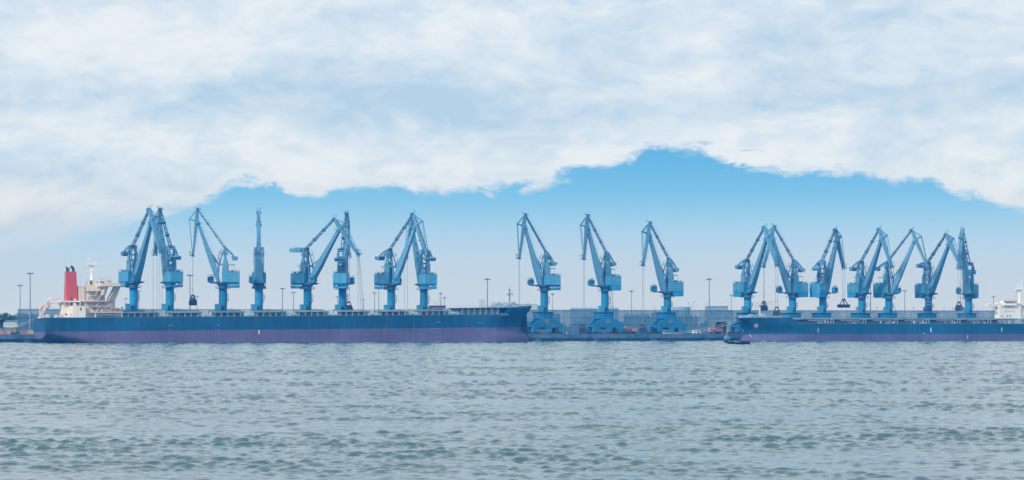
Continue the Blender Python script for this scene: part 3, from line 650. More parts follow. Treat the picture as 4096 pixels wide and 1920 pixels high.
# ------------------------------------------------------------------ ships
def hull_mat(name, top, low, zb):
    m = bpy.data.materials.new(name); m.use_nodes = True; t = m.node_tree; b = t.nodes['Principled BSDF']
    b.inputs['Roughness'].default_value = .65; b.inputs['Specular IOR Level'].default_value = .12
    g = t.nodes.new('ShaderNodeTexCoord'); sp = t.nodes.new('ShaderNodeSeparateXYZ'); t.links.new(g.outputs['Object'], sp.inputs[0])
    gt = t.nodes.new('ShaderNodeMath'); gt.operation = 'GREATER_THAN'; gt.inputs[1].default_value = zb; t.links.new(sp.outputs[2], gt.inputs[0])
    mp = t.nodes.new('ShaderNodeMapping'); mp.inputs['Scale'].default_value = (1, 1, .12); t.links.new(g.outputs['Object'], mp.inputs[0])
    n1_ = t.nodes.new('ShaderNodeTexNoise'); n1_.inputs['Scale'].default_value = .5; n1_.inputs['Detail'].default_value = 8; t.links.new(mp.outputs[0], n1_.inputs['Vector'])
    n2_ = t.nodes.new('ShaderNodeTexNoise'); n2_.inputs['Scale'].default_value = .035; n2_.inputs['Detail'].default_value = 4; t.links.new(g.outputs['Object'], n2_.inputs['Vector'])
    mx = t.nodes.new('ShaderNodeMix'); mx.data_type = 'RGBA'; t.links.new(gt.outputs[0], mx.inputs[0]); mx.inputs[6].default_value = (*low, 1); mx.inputs[7].default_value = (*top, 1)
    ad = t.nodes.new('ShaderNodeMath'); ad.operation = 'MULTIPLY_ADD'; ad.inputs[1].default_value = .5; t.links.new(n1_.outputs[0], ad.inputs[0]); t.links.new(n2_.outputs[0], ad.inputs[2])
    mr = t.nodes.new('ShaderNodeMapRange'); mr.inputs[1].default_value = .45; mr.inputs[2].default_value = 1.05; mr.inputs[3].default_value = .58; mr.inputs[4].default_value = 1.45
    t.links.new(ad.outputs[0], mr.inputs[0])
    ml = t.nodes.new('ShaderNodeMix'); ml.data_type = 'RGBA'; ml.blend_type = 'MULTIPLY'; ml.inputs[0].default_value = 1
    t.links.new(mx.outputs[2], ml.inputs[6]); t.links.new(mr.outputs[0], ml.inputs[7])
    mp3 = t.nodes.new('ShaderNodeMapping'); mp3.inputs['Scale'].default_value = (1, 1, .06); t.links.new(g.outputs['Object'], mp3.inputs[0])
    n3_ = t.nodes.new('ShaderNodeTexNoise'); n3_.inputs['Scale'].default_value = 1.1; n3_.inputs['Detail'].default_value = 5; t.links.new(mp3.outputs[0], n3_.inputs['Vector'])
    r3 = t.nodes.new('ShaderNodeMapRange'); r3.inputs[1].default_value = .56; r3.inputs[2].default_value = .74; r3.inputs[4].default_value = .3; t.links.new(n3_.outputs[0], r3.inputs[0])
    m3 = t.nodes.new('ShaderNodeMix'); m3.data_type = 'RGBA'; t.links.new(r3.outputs[0], m3.inputs[0]); t.links.new(ml.outputs[2], m3.inputs[6]); m3.inputs[7].default_value = (.20, .13, .13, 1)
    t.links.new(m3.outputs[2], b.inputs['Base Color'])
    return m
def hull(parent, m, stations, ztop, zbot, halfb, B, warp):
    """stations: s values; halfb(s, z) in 0..1; mesh in (s, t, z) with the near side at t=0"""
    mb = MB(); nz = 15; rows = []
    for s in stations:
        zt = ztop(s); zb_ = zbot(s); ring = []
        zs = [zb_ + (zt - zb_) * (k / nz) ** 1.0 for k in range(nz + 1)]
        ring = [(warp(s, z), B / 2 - B / 2 * halfb(s, z), z) for z in reversed(zs)] + [(warp(s, z), B / 2 + B / 2 * halfb(s, z), z) for z in zs]
        rows.append(ring)
    mb.loft(rows)
    return mb.build('hull', m, parent, True)
# ---- left ship
TRIM = .0093
LS = thing('bulk_carrier', 'long black and dull red bulk carrier with red funnel and cream bridge at left', 'ship', (*st(0, 0), 0), 0)
LS.rotation_euler = (Matrix.Rotation(ANG, 3, 'Z') @ Matrix.Rotation(-TRIM, 3, 'Y')).to_euler()
DZ = 12.6
def ls_top(s):
    if s < 252: return DZ
    if s < 258: return DZ + 3.9 * (1 - math.cos((s - 252) / 6 * math.pi / 2) ** 1) if s < 258 else DZ + 3.9
    if s < 270: return DZ + 3.9
    return DZ + 3.9 + .9 * min(1, (s - 270) / 2.5)
def ls_bot(s): return -4.5 if s > 34 else 1.7 - 6.2 * ((s - 6) / 28) ** .7
def stemL(z):      # s of the stem at height z (local)
    pts_ = [(-5, 274.6), (-1, 275.4), (1.5, 274.2), (3.3, 270.8), (5, 270.2), (9.5, 270.6), (11.5, 272.2), (14, 275.6), (17.6, 277.6)]
    for (z0, a), (z1, b) in zip(pts_[:-1], pts_[1:]):
        if z <= z1: return a + (b - a) * (max(z, z0) - z0) / (z1 - z0)
    return pts_[-1][1]
def ls_half(s, z):
    if s < 60:
        f = min(1.0, max(0, (z - ls_bot(s)) / (5.2 if s < 34 else 3)))
        return max(.001, min(1, (1 - (1 - f) ** 2.2))) ** .55 if f < 1 else 1
    e = stemL(z); L = 30 + (0 if z > 9 else 6 * (1 - max(z, 0) / 9))
    if s < e - L: return 1
    q = min(1, (s - (e - L)) / L)
    p = 2.6 if z > 10 else 2.2
    bulb = .16 * math.sqrt(max(0, 1 - (max(0, s - (e - 9)) / 9) ** 2)) * min(1, max(0, (3.6 - z) / 1.2))
    return max(.0005, bulb, (1 - q ** p) ** .8)
stn = list(np.concatenate([[6, 8, 11, 15, 20, 26, 34, 45, 60], np.linspace(90, 230, 8), np.linspace(236, 268, 17), np.linspace(269, 277.6, 15)]))
ML = hull_mat('left_hull_paint', (.009, .080, .185), (.12, .105, .225), 5.6)
hull(LS, ML, stn, ls_top, ls_bot, ls_half, 38, lambda s, z: min(s, stemL(z)))
def ls_z(py, px, t): s = s_at(px, t); return wz(py, Y_at(px, t)) - TRIM * s
def bx(mb, px0, px1, py0, py1, t0, t1, zz=ls_z, sat=s_at):      # box whose near face spans these photo columns and rows at depth t0
    pm = (px0 + px1) / 2; mb.box(s_at(px0, t0), s_at(px1, t0), t0, t1, zz(py1, pm, t0), zz(py0, pm, t0))
def pp(px, py, t, zz=ls_z): return (s_at(px, t), t, zz(py, px, t))
# deck, hatches
mb = MB(); mb.box(10, 256, .5, 37.5, DZ - .3, DZ + .12); mb.build('deck', M['deck'], LS)
mb = MB(); mb.rail([(8, .5, DZ), (252, .5, DZ)], h=1.25, step=2.4, r=.035); mb.build('railing', M['frame_pale'], LS)
for k in range(8):
    s0 = 47 + k * 22.6
    mb = MB(); mb.box(s0, s0 + 16.5, 7, 31, DZ + .1, DZ + 2.0)
    h_ = mb.build('hatch', M['hatch_dark'], LS)
    mb = MB(); mb.box(s0 - .6, s0 + 17.1, 2.4, 35.6, DZ + 2.0, DZ + 2.75); mb.box(s0 + 1, s0 + 16, 3.5, 34.5, DZ + 2.75, DZ + 2.95); mb.build('hatch_cover', M['hatch_lid'], h_)
    mb = MB(); r_ = random.Random(k)
    for j in range(16):
        x = s0 + 16.8 + r_.uniform(0, 5.5); y = r_.uniform(1.5, 30); a = r_.uniform(.3, .8); mb.box(x - a, x + a, y - a, y + a, DZ + .12, DZ + r_.uniform(.8, 3.3))
    for j in range(7):
        x = s0 + 16.4 + j * .95; mb.tube((x, 1.6, DZ + .1), (x, 1.6, DZ + 1.3 + .9 * (j % 2)), .1, n=5)
    mb.tube((s0 + 17, 1.8, DZ + 1.4), (s0 + 22, 1.8, DZ + 1.4), .18, n=6); mb.tube((s0 + 17.5, 3, DZ + .8), (s0 + 19.5, 3, DZ + .8), .6, n=12); mb.tube((s0 + 20.3, 3, DZ + .8), (s0 + 22, 3, DZ + .8), .5, n=12)
    mb.box(s0 + 18, s0 + 21.5, 8, 14, DZ + .1, DZ + 3.4)
    mb.build('deck_machinery', M['frame_pale'], LS)
    mb = MB()
    for j in range(5): mb.box(s0 + 1 + j * 3.4, s0 + 1.25 + j * 3.4, 2.5, 7, DZ + .1, DZ + 2.0)
    mb.each('hatch_brace', M['pale_deck'], h_)
# forecastle
mb = MB(); z0 = DZ + .12
mb.box(226.5, 253, 5.5, 32.5, z0, DZ + 3.55); mb.prism([(224.5, DZ + 3.55), (258, DZ + 3.75), (258, DZ + 4.0), (224.5, DZ + 3.8)], 2.2, 35.8)
for k in range(7): mb.box(230 + k * 3.4, 230.25 + k * 3.4, 2.4, 5.5, z0, DZ + 3.6)
mb.box(226.6, 249, 2.5, 2.8, DZ + 1.9, DZ + 2.05)
mb.build('forecastle_house', M['pale_deck'], LS)
mb = MB(); mb.rail([(225, 2.4, DZ + 4), (256, 2.4, DZ + 4.1)], step=1.8, r=.06); mb.rail([(271, 14, DZ + 4.8), (276, 18, DZ + 4.8)], step=1.2, r=.06); mb.tube((274, 17, DZ + 4.7), (274, 17, DZ + 8), .06)
mb.build('bow_railing', M['frame_pale'], LS)
mb = MB(); mb.box(243.8, 244.8, 5.3, 5.5, DZ + 2.2, DZ + 2.9); mb.box(228, 231, 5.3, 5.5, DZ + 2.2, DZ + 3.0); mb.each('doorway', M['glass'], LS)
for px, r_, wd in ((1993, 1.25, 4.8), (2052, 1.5, 3.0)):
    s = s_at(px, 10); w_ = MB(); zt = DZ + 4.0
    w_.tube((s, 9, zt + r_), (s, 9 + wd, zt + r_), r_, n=18); w_.tube((s - 3, 9, zt + .8), (s - 3, 11, zt + .8), .9, n=12); w_.box(s - 4.5, s + 3, 8.4, 14, zt, zt + .7)
    w_.box(s - 2.6, s - 1.6, 8.6, 12, zt, zt + 1.9); w_.tube((s + 2, 9, zt + .8), (s + 2, 12, zt + .8), .8, n=12); w_.beam((s + 1, 9, zt + 1.8), (s + 4.6, 9, zt + 1.0), .4, .4)
    w_.build('windlass', M['pale_deck'], LS, True)
s = s_at(2040, 19); mb = MB(); mb.tube((s, 19, DZ + 3.9), (s, 19, DZ + 13.2), .42, .3, n=10); mb.box(s - .9, s + .9, 17.4, 20.6, DZ + 11.0, DZ + 11.15)
mb.beam((s - 1.7, 19, DZ + 11.2), (s + 1.6, 19, DZ + 11.2), .9, .25); mb.rail([(s - 1.5, 17.5, DZ + 11.2), (s + 1.5, 17.5, DZ + 11.2)], step=.8, r=.06)
for a in (-1.7, -1.2, 1.3): mb.box(s + a - .2, s + a + .2, 17.2, 17.6, DZ + 10.6, DZ + 11.1)
mb.box(s - .35, s + .35, 18.6, 19.4, DZ + 13.2, DZ + 14.2); mb.tube((s, 19, DZ + 14), (s, 19, DZ + 15.8), .1, n=5)
mb.build('foremast', M['mast'], LS)
# aft: casing, funnel, accommodation
mb = MB()
bx(mb, 253, 321, 1208, 1272, 9, 17); bx(mb, 244, 324, 1203, 1208.5, 7, 20)
bx(mb, 207, 246, 1204, 1211, 12, 26)
mb.beam(pp(233, 1211, 14), pp(252, 1234, 14), .5, .5); mb.beam(pp(233, 1211, 24), pp(252, 1234, 24), .5, .5)
bx(mb, 291, 344, 1224, 1271.5, 3, 12); bx(mb, 281, 291, 1226, 1271.5, 5, 12)
mb.build('engine_casing', M['cream'], LS)
mb = MB(); bx(mb, 283, 296, 1209.5, 1221, 8.9, 9.1); bx(mb, 300, 318, 1209.5, 1219, 8.9, 9.1); bx(mb, 269, 274, 1210, 1222, 8.9, 9.1); bx(mb, 284.6, 289, 1189.5, 1203, 9.7, 10.2)
for px, py in ((265, 1257), (289, 1259)):
    s_, t_, z_ = pp(px, py, 4.9 if px > 280 else 8.9); mb.tube((s_, t_ - .1, z_), (s_, t_ + .1, z_), .45, n=10)
bx(mb, 322, 327, 1230, 1242, 2.9, 3.05)
mb.each('window', M['glass'], LS)
mb = MB()
b0 = [pp(269.5, 1204, 10), pp(312.5, 1204, 10)]; t0_ = [pp(268.8, 1087, 10.6), pp(308.2, 1085.5, 10.6)]
mb.hexa([b0[0], b0[1], (b0[1][0], 18.5, b0[1][2]), (b0[0][0], 18.5, b0[0][2]), t0_[0], t0_[1], (t0_[1][0], 15.5, t0_[1][2]), (t0_[0][0], 15.5, t0_[0][2])])
fu = mb.build('funnel', M['red'], LS)
mb = MB()
for k, (a, b) in enumerate(((1093, 1116), (1119, 1140), (1142, 1158))):
    z1_, z0_ = pp(269, a, 12)[2], pp(269, b, 12)[2]; mb.box(b0[0][0] - .08, b0[0][0] + .3, 12.4, 14.6, z0_, z1_)
mb.each('louvre', M['pink'], fu)
mb = MB()
for px, py, r_ in ((269, 1070, .32), (273.5, 1074, .22), (276.5, 1073, .22), (281, 1073, .14)):
    a = pp(px, 1090, 13); b = pp(px, py, 13); mb.tube(a, b, r_, n=8); mb.tube(b, (b[0] - .5, b[1], b[2] + .3), r_, n=8)
a = pp(296, 1088, 13)
for q in ((0, 0, 0), (-.0, 0, 1.6), (-.45, 0, 2.4), (-1.3, 0, 3.0)):
    pass
pth = [Vector(a) + Vector(q) for q in ((0, 0, 0), (0, 0, 1.5), (-.35, 0, 2.3), (-1.2, 0, 2.9))]
for p, q in zip(pth[:-1], pth[1:]): mb.tube(p, q, .72, n=12)
mb.build('exhaust_pipe', M['dark'], fu)
mb = MB()   # accommodation tiers
bx(mb, 317, 340, 1143, 1204, 9, 15); s_, t_, z_ = pp(346, 1140, 10); s_2, _, z_2 = pp(346, 1270, 10); mb.tube((s_ - .2, 11.3, z_2), (s_ - .2, 11.3, z_), 1.6, n=16)
bx(mb, 350, 421, 1142, 1203, 8, 17); bx(mb, 357, 394, 1120, 1142, 10, 16); bx(mb, 395, 448, 1121.5, 1133, 9, 16)
bx(mb, 345, 462, 1203, 1272, 6, 20)
bx(mb, 428, 450, 1119, 1121.5, 7.5, 16)
mb.build('accommodation', M['cream_dirty_shade'], LS)
mb = MB()   # deck ledges
for a in ((351, 412, 1162, 1164.2, 4), (364, 410, 1182, 1184, 4.5), (339, 437, 1203, 1206, 2.5), (365, 432, 1224, 1226.2, 3), (366, 495, 1247.5, 1251, 1.5)): bx(mb, a[0], a[1], a[2], a[3], a[4], 17)
bx(mb, 380, 386, 1252, 1271, 1.8, 3); bx(mb, 489, 491, 1251, 1271, 1.8, 2.4); bx(mb, 386, 489, 1256, 1259, 2.2, 2.6)
bx(mb, 386, 489, 1251, 1271.5, 6, 31)
for a, b in (((382, 1181), (394, 1163)), ((388, 1203), (404, 1184)), ((386, 1224), (398, 1206)), ((430, 1226), (459, 1206)), ((386, 1247), (400, 1227)), ((300, 1270), (312, 1250))):
    mb.beam(pp(*a, 3.6), pp(*b, 3.6), .8, .22)
mb.build('walkway', M['cream'], LS)
mb = MB()   # bridge wing with its raking supports
bx(mb, 405, 483, 1132, 1145, -1.2, 16); p = pp(483, 1132, -1.2); q = pp(483, 1145, -1.2); e_ = s_at(495, 3)
mb.prism([(p[0], -1.2), (e_, 2.0), (e_, 14), (p[0], 16)], q[2], p[2], 'z')
def plate(mb, pts_, t0, t1): 
    P_ = [pp(px, py, t0) for px, py in pts_]; mb.prism([(a_[0], a_[2]) for a_ in P_], t0, t1)
plate(mb, [(423, 1145), (430, 1145), (415, 1181), (408, 1181)], .6, 5)
plate(mb, [(463, 1145), (469, 1145), (446, 1186), (438, 1202), (434, 1203)], 1.2, 6)
mb.build('bridge_wing', M['cream'], LS)
mb = MB()
plate(mb, [(430, 1145), (436, 1145), (424, 1181), (415, 1181)], 1.6, 5)
plate(mb, [(469, 1145), (485, 1145), (463, 1203), (435, 1203), (446, 1186)], 2.6, 6)
mb.each('wing_support', M['cream_dirty_shade'], LS)  # darker cream paints in the shade on the supports' right faces
mb = MB()
for a in ((403, 1125, 410, 1131), (413, 1125, 419, 1131), (390, 1126, 392.5, 1132), (363, 1124, 370, 1138)): bx(mb, a[0], a[2], a[1], a[3], 8.8 if a[0] > 395 else 9.8, 10.2)
for a in ((374, 1232, 382, 1237), (395, 1233, 402, 1237), (432, 1231, 440, 1236), (485, 1229, 494, 1234)): bx(mb, a[0], a[2], a[1], a[3], 5.8, 6.1)
for px, py in ((354, 1193), (360, 1193), (432, 1192), (415, 1191), (353, 1214), (360, 1214), (416, 1212), (357, 1235)):
    bx(mb, px - 1, px + 1, py - 2.2, py + 2.2, 7.8 if py < 1203 else 5.8, 8.1 if py < 1203 else 6.05)
bx(mb, 414, 420, 1260, 1270, 5.8, 6.1)
mb.each('accommodation_window', M['glass'], LS)
mb = MB(); a = Vector(pp(369, 1120, 16)); top = Vector(pp(369, 1040, 16))
mb.tube(a, a + Vector((0, 0, 3)), 1.0, .45, n=8); mb.tube(a + Vector((0, 0, 2.5)), top + Vector((0, 0, -2.4)), .42, .32, n=8)
zc = pp(369, 1058, 16)[2]
mb.beam((a.x - 2.0, 16, zc), (a.x + 2.6, 16, zc), 3.2, .35); mb.beam((a.x, 16, zc - 1.6), (a.x, 16, zc - .2), .5, .7, 2.4, 3.4)
mb.box(a.x - .2, a.x + 2.2, 15, 17, zc - 3.2, zc - 3.0); mb.rail([(a.x - 2, 14.5, zc + .1), (a.x + 2.6, 14.5, zc + .1)], step=.7, r=.06); mb.rail([(a.x, 14.8, zc - 3), (a.x + 2.2, 14.8, zc - 3)], step=.7, r=.06)
mb.tube((a.x - 1.9, 15, zc), (a.x - 1.9, 15, pp(369, 1027, 16)[2]), .12, n=5); mb.tube((a.x - .2, 16, zc), (a.x - .2, 16, zc + 2), .15, n=5)
mb.beam((a.x + .6, 16, zc + 1.4), (a.x + 3.0, 16, zc + 1.5), .3, .2); mb.beam((a.x + .3, 16, zc - 1.6), (a.x + 3.2, 16, zc - 1.6), .2, .15)
mb.build('radar_mast', M['white'], LS)
mb = MB(); c_ = Vector((a.x - .2, 16, zc + 2.6))
rg = [[(c_.x + .6 * math.sin(th) * math.cos(p_), c_.y + .6 * math.sin(th) * math.sin(p_), c_.z + .6 * math.cos(th)) for p_ in np.linspace(0, 2 * math.pi, 11)[:-1]] for th in np.linspace(.2, 2.9, 7)]
mb.loft(rg); mb.build('radome', M['white'], LS, True)
mb = MB(); mb.rail([pp(351, 1120, 10), pp(395, 1120, 10)], step=1.3, r=.05); mb.rail([pp(398, 1121, 9), pp(449, 1119, 9)], step=1.3, r=.05); mb.rail([pp(212, 1204, 12), pp(321, 1203, 9)], step=1.4, r=.05)
mb.rail([pp(350, 1162, 4), pp(411, 1162, 4)], step=1.4, r=.05)
for px, y0_, y1_ in ((323, 1142, 1095), (411, 1121, 1108), (433, 1119, 1101), (444, 1119, 1106), (340, 1143, 1111)):
    mb.tube(pp(px, y0_, 12), pp(px, y1_, 12), .07, n=5)
mb.beam(pp(400, 1116, 12), pp(423, 1116, 12), .6, .35)
mb.build('antenna_railing', M['frame_pale'], LS)
# rescue boat, free-fall lifeboat with its launching frame
def boatlet(name, p0, p1, r_, m, parent):
    p0, p1 = Vector(p0), Vector(p1); rings = []; d_ = (p1 - p0); u = d_.normalized(); sd = Vector((0, 1, 0)); up = u.cross(sd) * -1
    if up.z < 0: up = -up
    for f, k in ((0, .25), (.06, .6), (.18, .9), (.4, 1), (.7, 1), (.88, .75), (.97, .35), (1, .1)):
        c0 = p0 + d_ * f; rings.append([tuple(c0 + sd * math.cos(q) * r_ * k * 1.0 + up * math.sin(q) * r_ * k * (1.0 if math.sin(q) > 0 else .8)) for q in np.linspace(0, 2 * math.pi, 13)[:-1]])
    mb = MB(); mb.loft(rings); return mb.build(name, m, parent, True)
fb = thing('rescue_boat', 'small purple-red rescue boat on the deckhouse roof under the bridge wing', 'boat'); fb.matrix_world = LS.matrix_world
fb.location = LS.location; fb.rotation_euler = LS.rotation_euler
boatlet('hull', pp(444, 1236, 3), pp(480, 1236, 3), .62, M['pink'], fb)
mb = MB(); mb.box(*(sorted((pp(449, 1240, 3)[0], pp(451, 1240, 3)[0]))), 2.6, 3.4, pp(449, 1243, 3)[2], pp(449, 1238, 3)[2]); mb.box(*(sorted((pp(472, 1240, 3)[0], pp(474, 1240, 3)[0]))), 2.6, 3.4, pp(449, 1243, 3)[2], pp(449, 1238, 3)[2]); mb.build('cradle', M['dark'], fb)
lb = thing('lifeboat', 'orange-pink free-fall lifeboat tilted on its stern launching frame', 'lifeboat'); lb.location = LS.location; lb.rotation_euler = LS.rotation_euler
boatlet('hull', pp(164, 1243, 17), pp(206, 1213, 17), 1.5, M['pink'], lb)
mb = MB(); c0 = Vector(pp(197, 1214, 17)); mb.box(c0.x - 1.1, c0.x + 1.1, 16, 18, c0.z - .2, c0.z + 1.4); mb.build('canopy', M['pink'], lb)
mb = MB()
for t in (14.8, 19.2):
    mb.beam(pp(161, 1263, t), pp(199, 1189, t), .35, .5); mb.beam(pp(166, 1246, t), pp(210, 1213, t), .35, .5); mb.beam(pp(196, 1191, t), pp(205, 1222, t), .3, .35)
    mb.beam(pp(160, 1268, t), pp(161, 1236, t), .4, .45); mb.beam(pp(175, 1248, t), pp(170, 1268, t), .3, .35); mb.beam(pp(207, 1190, t), pp(170, 1262, t), .3, .35)
for px, py in ((161, 1262), (199, 1190), (206, 1214), (161, 1238)): mb.beam(pp(px, py, 14.8), pp(px, py, 19.2), .35, .35, side=(0, 0, 1))
mb.tube(pp(200, 1190, 17), pp(200, 1180, 17), .1); mb.beam(pp(193, 1179, 17), pp(208, 1178, 17), .5, .35); mb.box(*sorted((pp(156, 1268, 16)[0], pp(178, 1268, 16)[0])), 14, 20, DZ - .1, DZ + .5)
mb.build('launching_frame', M['cream'], LS)
mb = MB()
for px, r_ in ((192, .9), (228, .7), (246, .8), (175, .6)): s_ = s_at(px, 6); mb.tube((s_, 5, DZ + .9), (s_, 8, DZ + .9), r_, n=12); mb.box(s_ - 1.2, s_ + 1.2, 5.2, 7.8, DZ, DZ + .6)
mb.tube(pp(294, 1219, 6), pp(305, 1219, 6), .8, n=12); mb.tube(pp(298, 1201, 8), pp(304, 1201, 8), .7, n=12)
for px in (389, 402, 408): mb.tube(pp(px, 1243, 4), pp(px + 5, 1243, 4), .45, n=10)
mb.build('mooring_winch', M['cream_dirty_shade'], LS)
# hull marks
def marks(parent, lst, zz, tt=-.06):
    mb = MB()
    for px0, px1, py0, py1 in lst:
        pm = (px0 + px1) / 2; mb.box(s_at(px0, 0), s_at(px1, 0), tt, .02, zz(py1, pm, 0), zz(py0, pm, 0))
    mb.each('hull_mark', M['white'], parent)
lst = [(1034.5, 1038.5, 1320.5, 1337)]
for a, top_ in ((677, 1301), (863, 1299), (1747, 1291), (1914, 1293)):
    b = a + 14
    for y in (top_, 1317, 1334, 1351, 1368):
        yy = y - (4 if a > 1500 else 0)
        for x, s_ in ((a, 1), (b, -1)):
            x0, x1 = sorted((x, x + s_ * 1.1)); lst.append((x0, x1, yy, yy + 2.8))
            if y in (top_, 1368): x0, x1 = sorted((x + s_ * 1.1, x + s_ * 4)); lst.append((x0, x1, yy + (2 if y == 1368 else 0), yy + (2.8 if y == 1368 else .9)))
marks(LS, lst, ls_z)

# ---- right ship (bow to the left)
RS = thing('bulk_carrier', 'black and purple bulk carrier with pale bow emblem and white bridge at right', 'ship', (*st(0, 0), 0), ANG)
DR = 10.3; S0 = s_at(2942, 19)
def rs_top(s):
    q = s - S0
    if q < 26.5: return DR + 3.3
    if q < 30: return DR + 3.3 - 3.3 * (q - 26.5) / 3.5
    return DR
def stemR(z):
    pts_ = [(-5, S0 + 2.6), (.5, S0 + 2.8), (2.2, S0 + 4.2), (4, S0 + 6.4), (6, S0 + 5.8), (9, S0 + 3.6), (13.8, S0)]
    for (z0, a), (z1, b) in zip(pts_[:-1], pts_[1:]):
        if z <= z1: return a + (b - a) * (max(z, z0) - z0) / (z1 - z0)
    return pts_[-1][1]
def rs_half(s, z):
    e = stemR(z); L = 32 - 6 * min(1, max(0, (z - 6) / 4))
    if s >= e + L: return 1
    if s <= e: return .0005
    bulb = .17 * math.sqrt(max(0, 1 - (max(0, e + 8 - s) / 8) ** 2)) * min(1, max(0, (3.2 - z) / 1.2))
    q = 1 - (s - e) / L; return max(.0005, bulb, (1 - q ** 2.4) ** .8)
MR = hull_mat('right_hull_paint', (.009, .088, .205), (.10, .105, .24), 4.2)
stn = list(S0 + np.concatenate([np.linspace(0, 8, 15), np.linspace(9, 40, 22), [60, 90, 130, 180, 230, 262]]))
hull(RS, MR, stn, rs_top, lambda s: -4.5, rs_half, 38, lambda s, z: max(s, stemR(z)))
rz_ = lambda py, px, t: wz(py, Y_at(px, t))
mb = MB(); mb.box(S0 + 30, S0 + 260, .5, 37.5, DR - .3, DR + .12); mb.build('deck', M['deck'], RS)
mb = MB(); mb.rail([(S0 + 31, .5, DR), (S0 + 255, .5, DR)], h=1.3, step=2.4, r=.035); mb.rail([(S0 + 1, 18, DR + 3.3), (S0 + 6, 9, DR + 3.3), (S0 + 14, 3.6, DR + 3.3), (S0 + 25, .9, DR + 3.3)], h=1.2, step=1.5, r=.06)
mb.build('railing', M['frame_pale'], RS)
for k in range(9):
    s0 = S0 + 34 + k * 21.5
    mb = MB(); mb.box(s0, s0 + 17, 7, 31, DR + .1, DR + 2.2); h_ = mb.build('hatch', M['hatch_dark'], RS)
    mb = MB(); mb.box(s0 - 1.5, s0 + 18.5, 1.6, 36.4, DR + 2.3, DR + 3.0); mb.box(s0 + 1, s0 + 16.5, 3, 35, DR + 3.0, DR + 3.2); mb.build('hatch_cover', M['hatch_lid'], h_)
    mb = MB(); r_ = random.Random(k + 50)
    for j in range(12):
        x = s0 + 9 + r_.uniform(0, 9); y = r_.uniform(1.5, 6); a = r_.uniform(.2, .5); mb.box(x - a, x + a, y - a, y + a, DR + .12, DR + r_.uniform(.6, 1.9))
    for x in (s0 + 18.6, s0 + 20.4): mb.box(x, x + .3, 1.4, 1.7, DR + .1, DR + 2.3)
    mb.box(s0 + 18.6, s0 + 20.7, 1.4, 1.7, DR + 2.1, DR + 2.3); mb.tube((s0 + 4, 1.8, DR + 1.6), (s0 + 17, 1.8, DR + 1.6), .14, n=6)
    mb.build('deck_machinery', M['frame_pale'], RS)
mb = MB()
for px, r_ in ((2965, .7), (2978, .7), (3000, 1.0), (3008, 1.2), (3050, 1.3)): s_ = s_at(px, 12); mb.tube((s_, 10, DR + 3.3 + r_ * .7), (s_, 14, DR + 3.3 + r_ * .7), r_, n=14); mb.box(s_ - 1, s_ + 1, 9.6, 14.5, DR + 3.2, DR + 4.0)
mb.build('windlass', M['pale_deck'], RS, True)
mb = MB(); a = Vector((s_at(3039.5, 19), 19, DR + 3.3)); zt = rz_(1205, 3039, 19)
mb.tube(a, (a.x, 19, zt - 2), .5, .4, n=10); mb.beam((a.x - 1.8, 19, zt - 2.0), (a.x + 1.5, 19, zt - 2.0), 2.2, .5); mb.beam((a.x - 1.8, 19, zt - 1.8), (a.x - 1.8, 19, zt), .3, .3); mb.tube((a.x, 19, zt - 2), (a.x, 19, zt + .4), .28, n=6)
mb.build('foremast', M['white'], RS)
# bridge block with windows, red band, wings
def rbx(mb, a, b, c, d_, t0, t1): bx(mb, a, b, c, d_, t0, t1, rz_)
mb = MB(); rbx(mb, 3997, 4084, 1216, 1274, 4, 9); rbx(mb, 3995, 4012, 1213, 1216, 4, 9); rbx(mb, 4084, 4110, 1216, 1274, 6, 11); mb.box(s_at(3997, 4), s_at(4110, 4), 4.2, 9, DR + .1, rz_(1274, 4050, 4) + .1)
rbx(mb, 4013, 4070, 1203, 1216, 5, 8.5); rbx(mb, 4015, 4064, 1217, 1222, 2.8, 4); rbx(mb, 4066, 4084, 1211.5, 1213.5, 3, 8)
ac = mb.build('accommodation', M['white'], RS)
mb = MB(); rbx(mb, 4015, 4068, 1202.5, 1207.3, 4.7, 8.8); mb.build('roof_band', M['orange'], ac)
ac['label'] = 'white bridge block'
mb = MB(); rbx(mb, 4022, 4064, 1207.8, 1213, 4.85, 5.0); mb.build('bridge_window', M['glass'], ac)
mb = MB()
for px in (4026.5, 4034, 4044, 4051, 4057.5): rbx(mb, px, px + .9, 1207.6, 1213.2, 4.75, 4.86)
mb.each('window_mullion', M['white'], ac)
for px, py, w_, h2 in [(4009.5, 1229, 2.2, 6)] + [(4023.6 + i * 10.8, 1227, 1.8, 5) for i in range(4)] + [(4071, 1226.5, 3, 6)] + [(4023.5 + i * 8.2, 1245.3, 1.7, 4.6) for i in range(5)] + [(4008, 1265, 4.2, 5.8), (4030, 1263.8, 4.6, 6.2), (4040.7, 1263.5, 4.6, 6.2)]:
    mb = MB(); rbx(mb, px - w_ / 2, px + w_ / 2, py - h2 / 2, py + h2 / 2, 3.93, 4.05); mb.build('window', M['glass'], RS)
mb = MB()
rbx(mb, 3951, 3997, 1216, 1226, 5, 8); rbx(mb, 3961, 3970, 1214, 1216, 5, 8)
for t in (5.2, 7.6): mb.beam(pp(3967, 1227, t, rz_), pp(3997, 1259, t, rz_), .6, .75)
mb.beam(pp(3980, 1227, 9, rz_), pp(3997, 1246, 9, rz_), .5, .5)
rbx(mb, 4084, 4140, 1216, 1223, 4.2, 9); mb.beam(pp(4086, 1262, 5, rz_), pp(4105, 1240, 5, rz_), .6, .9)
mb.build('bridge_wing', M['white'], RS)
mb = MB(); a = Vector(pp(4078, 1213, 13, rz_)); zt = rz_(1157, 4078, 13)
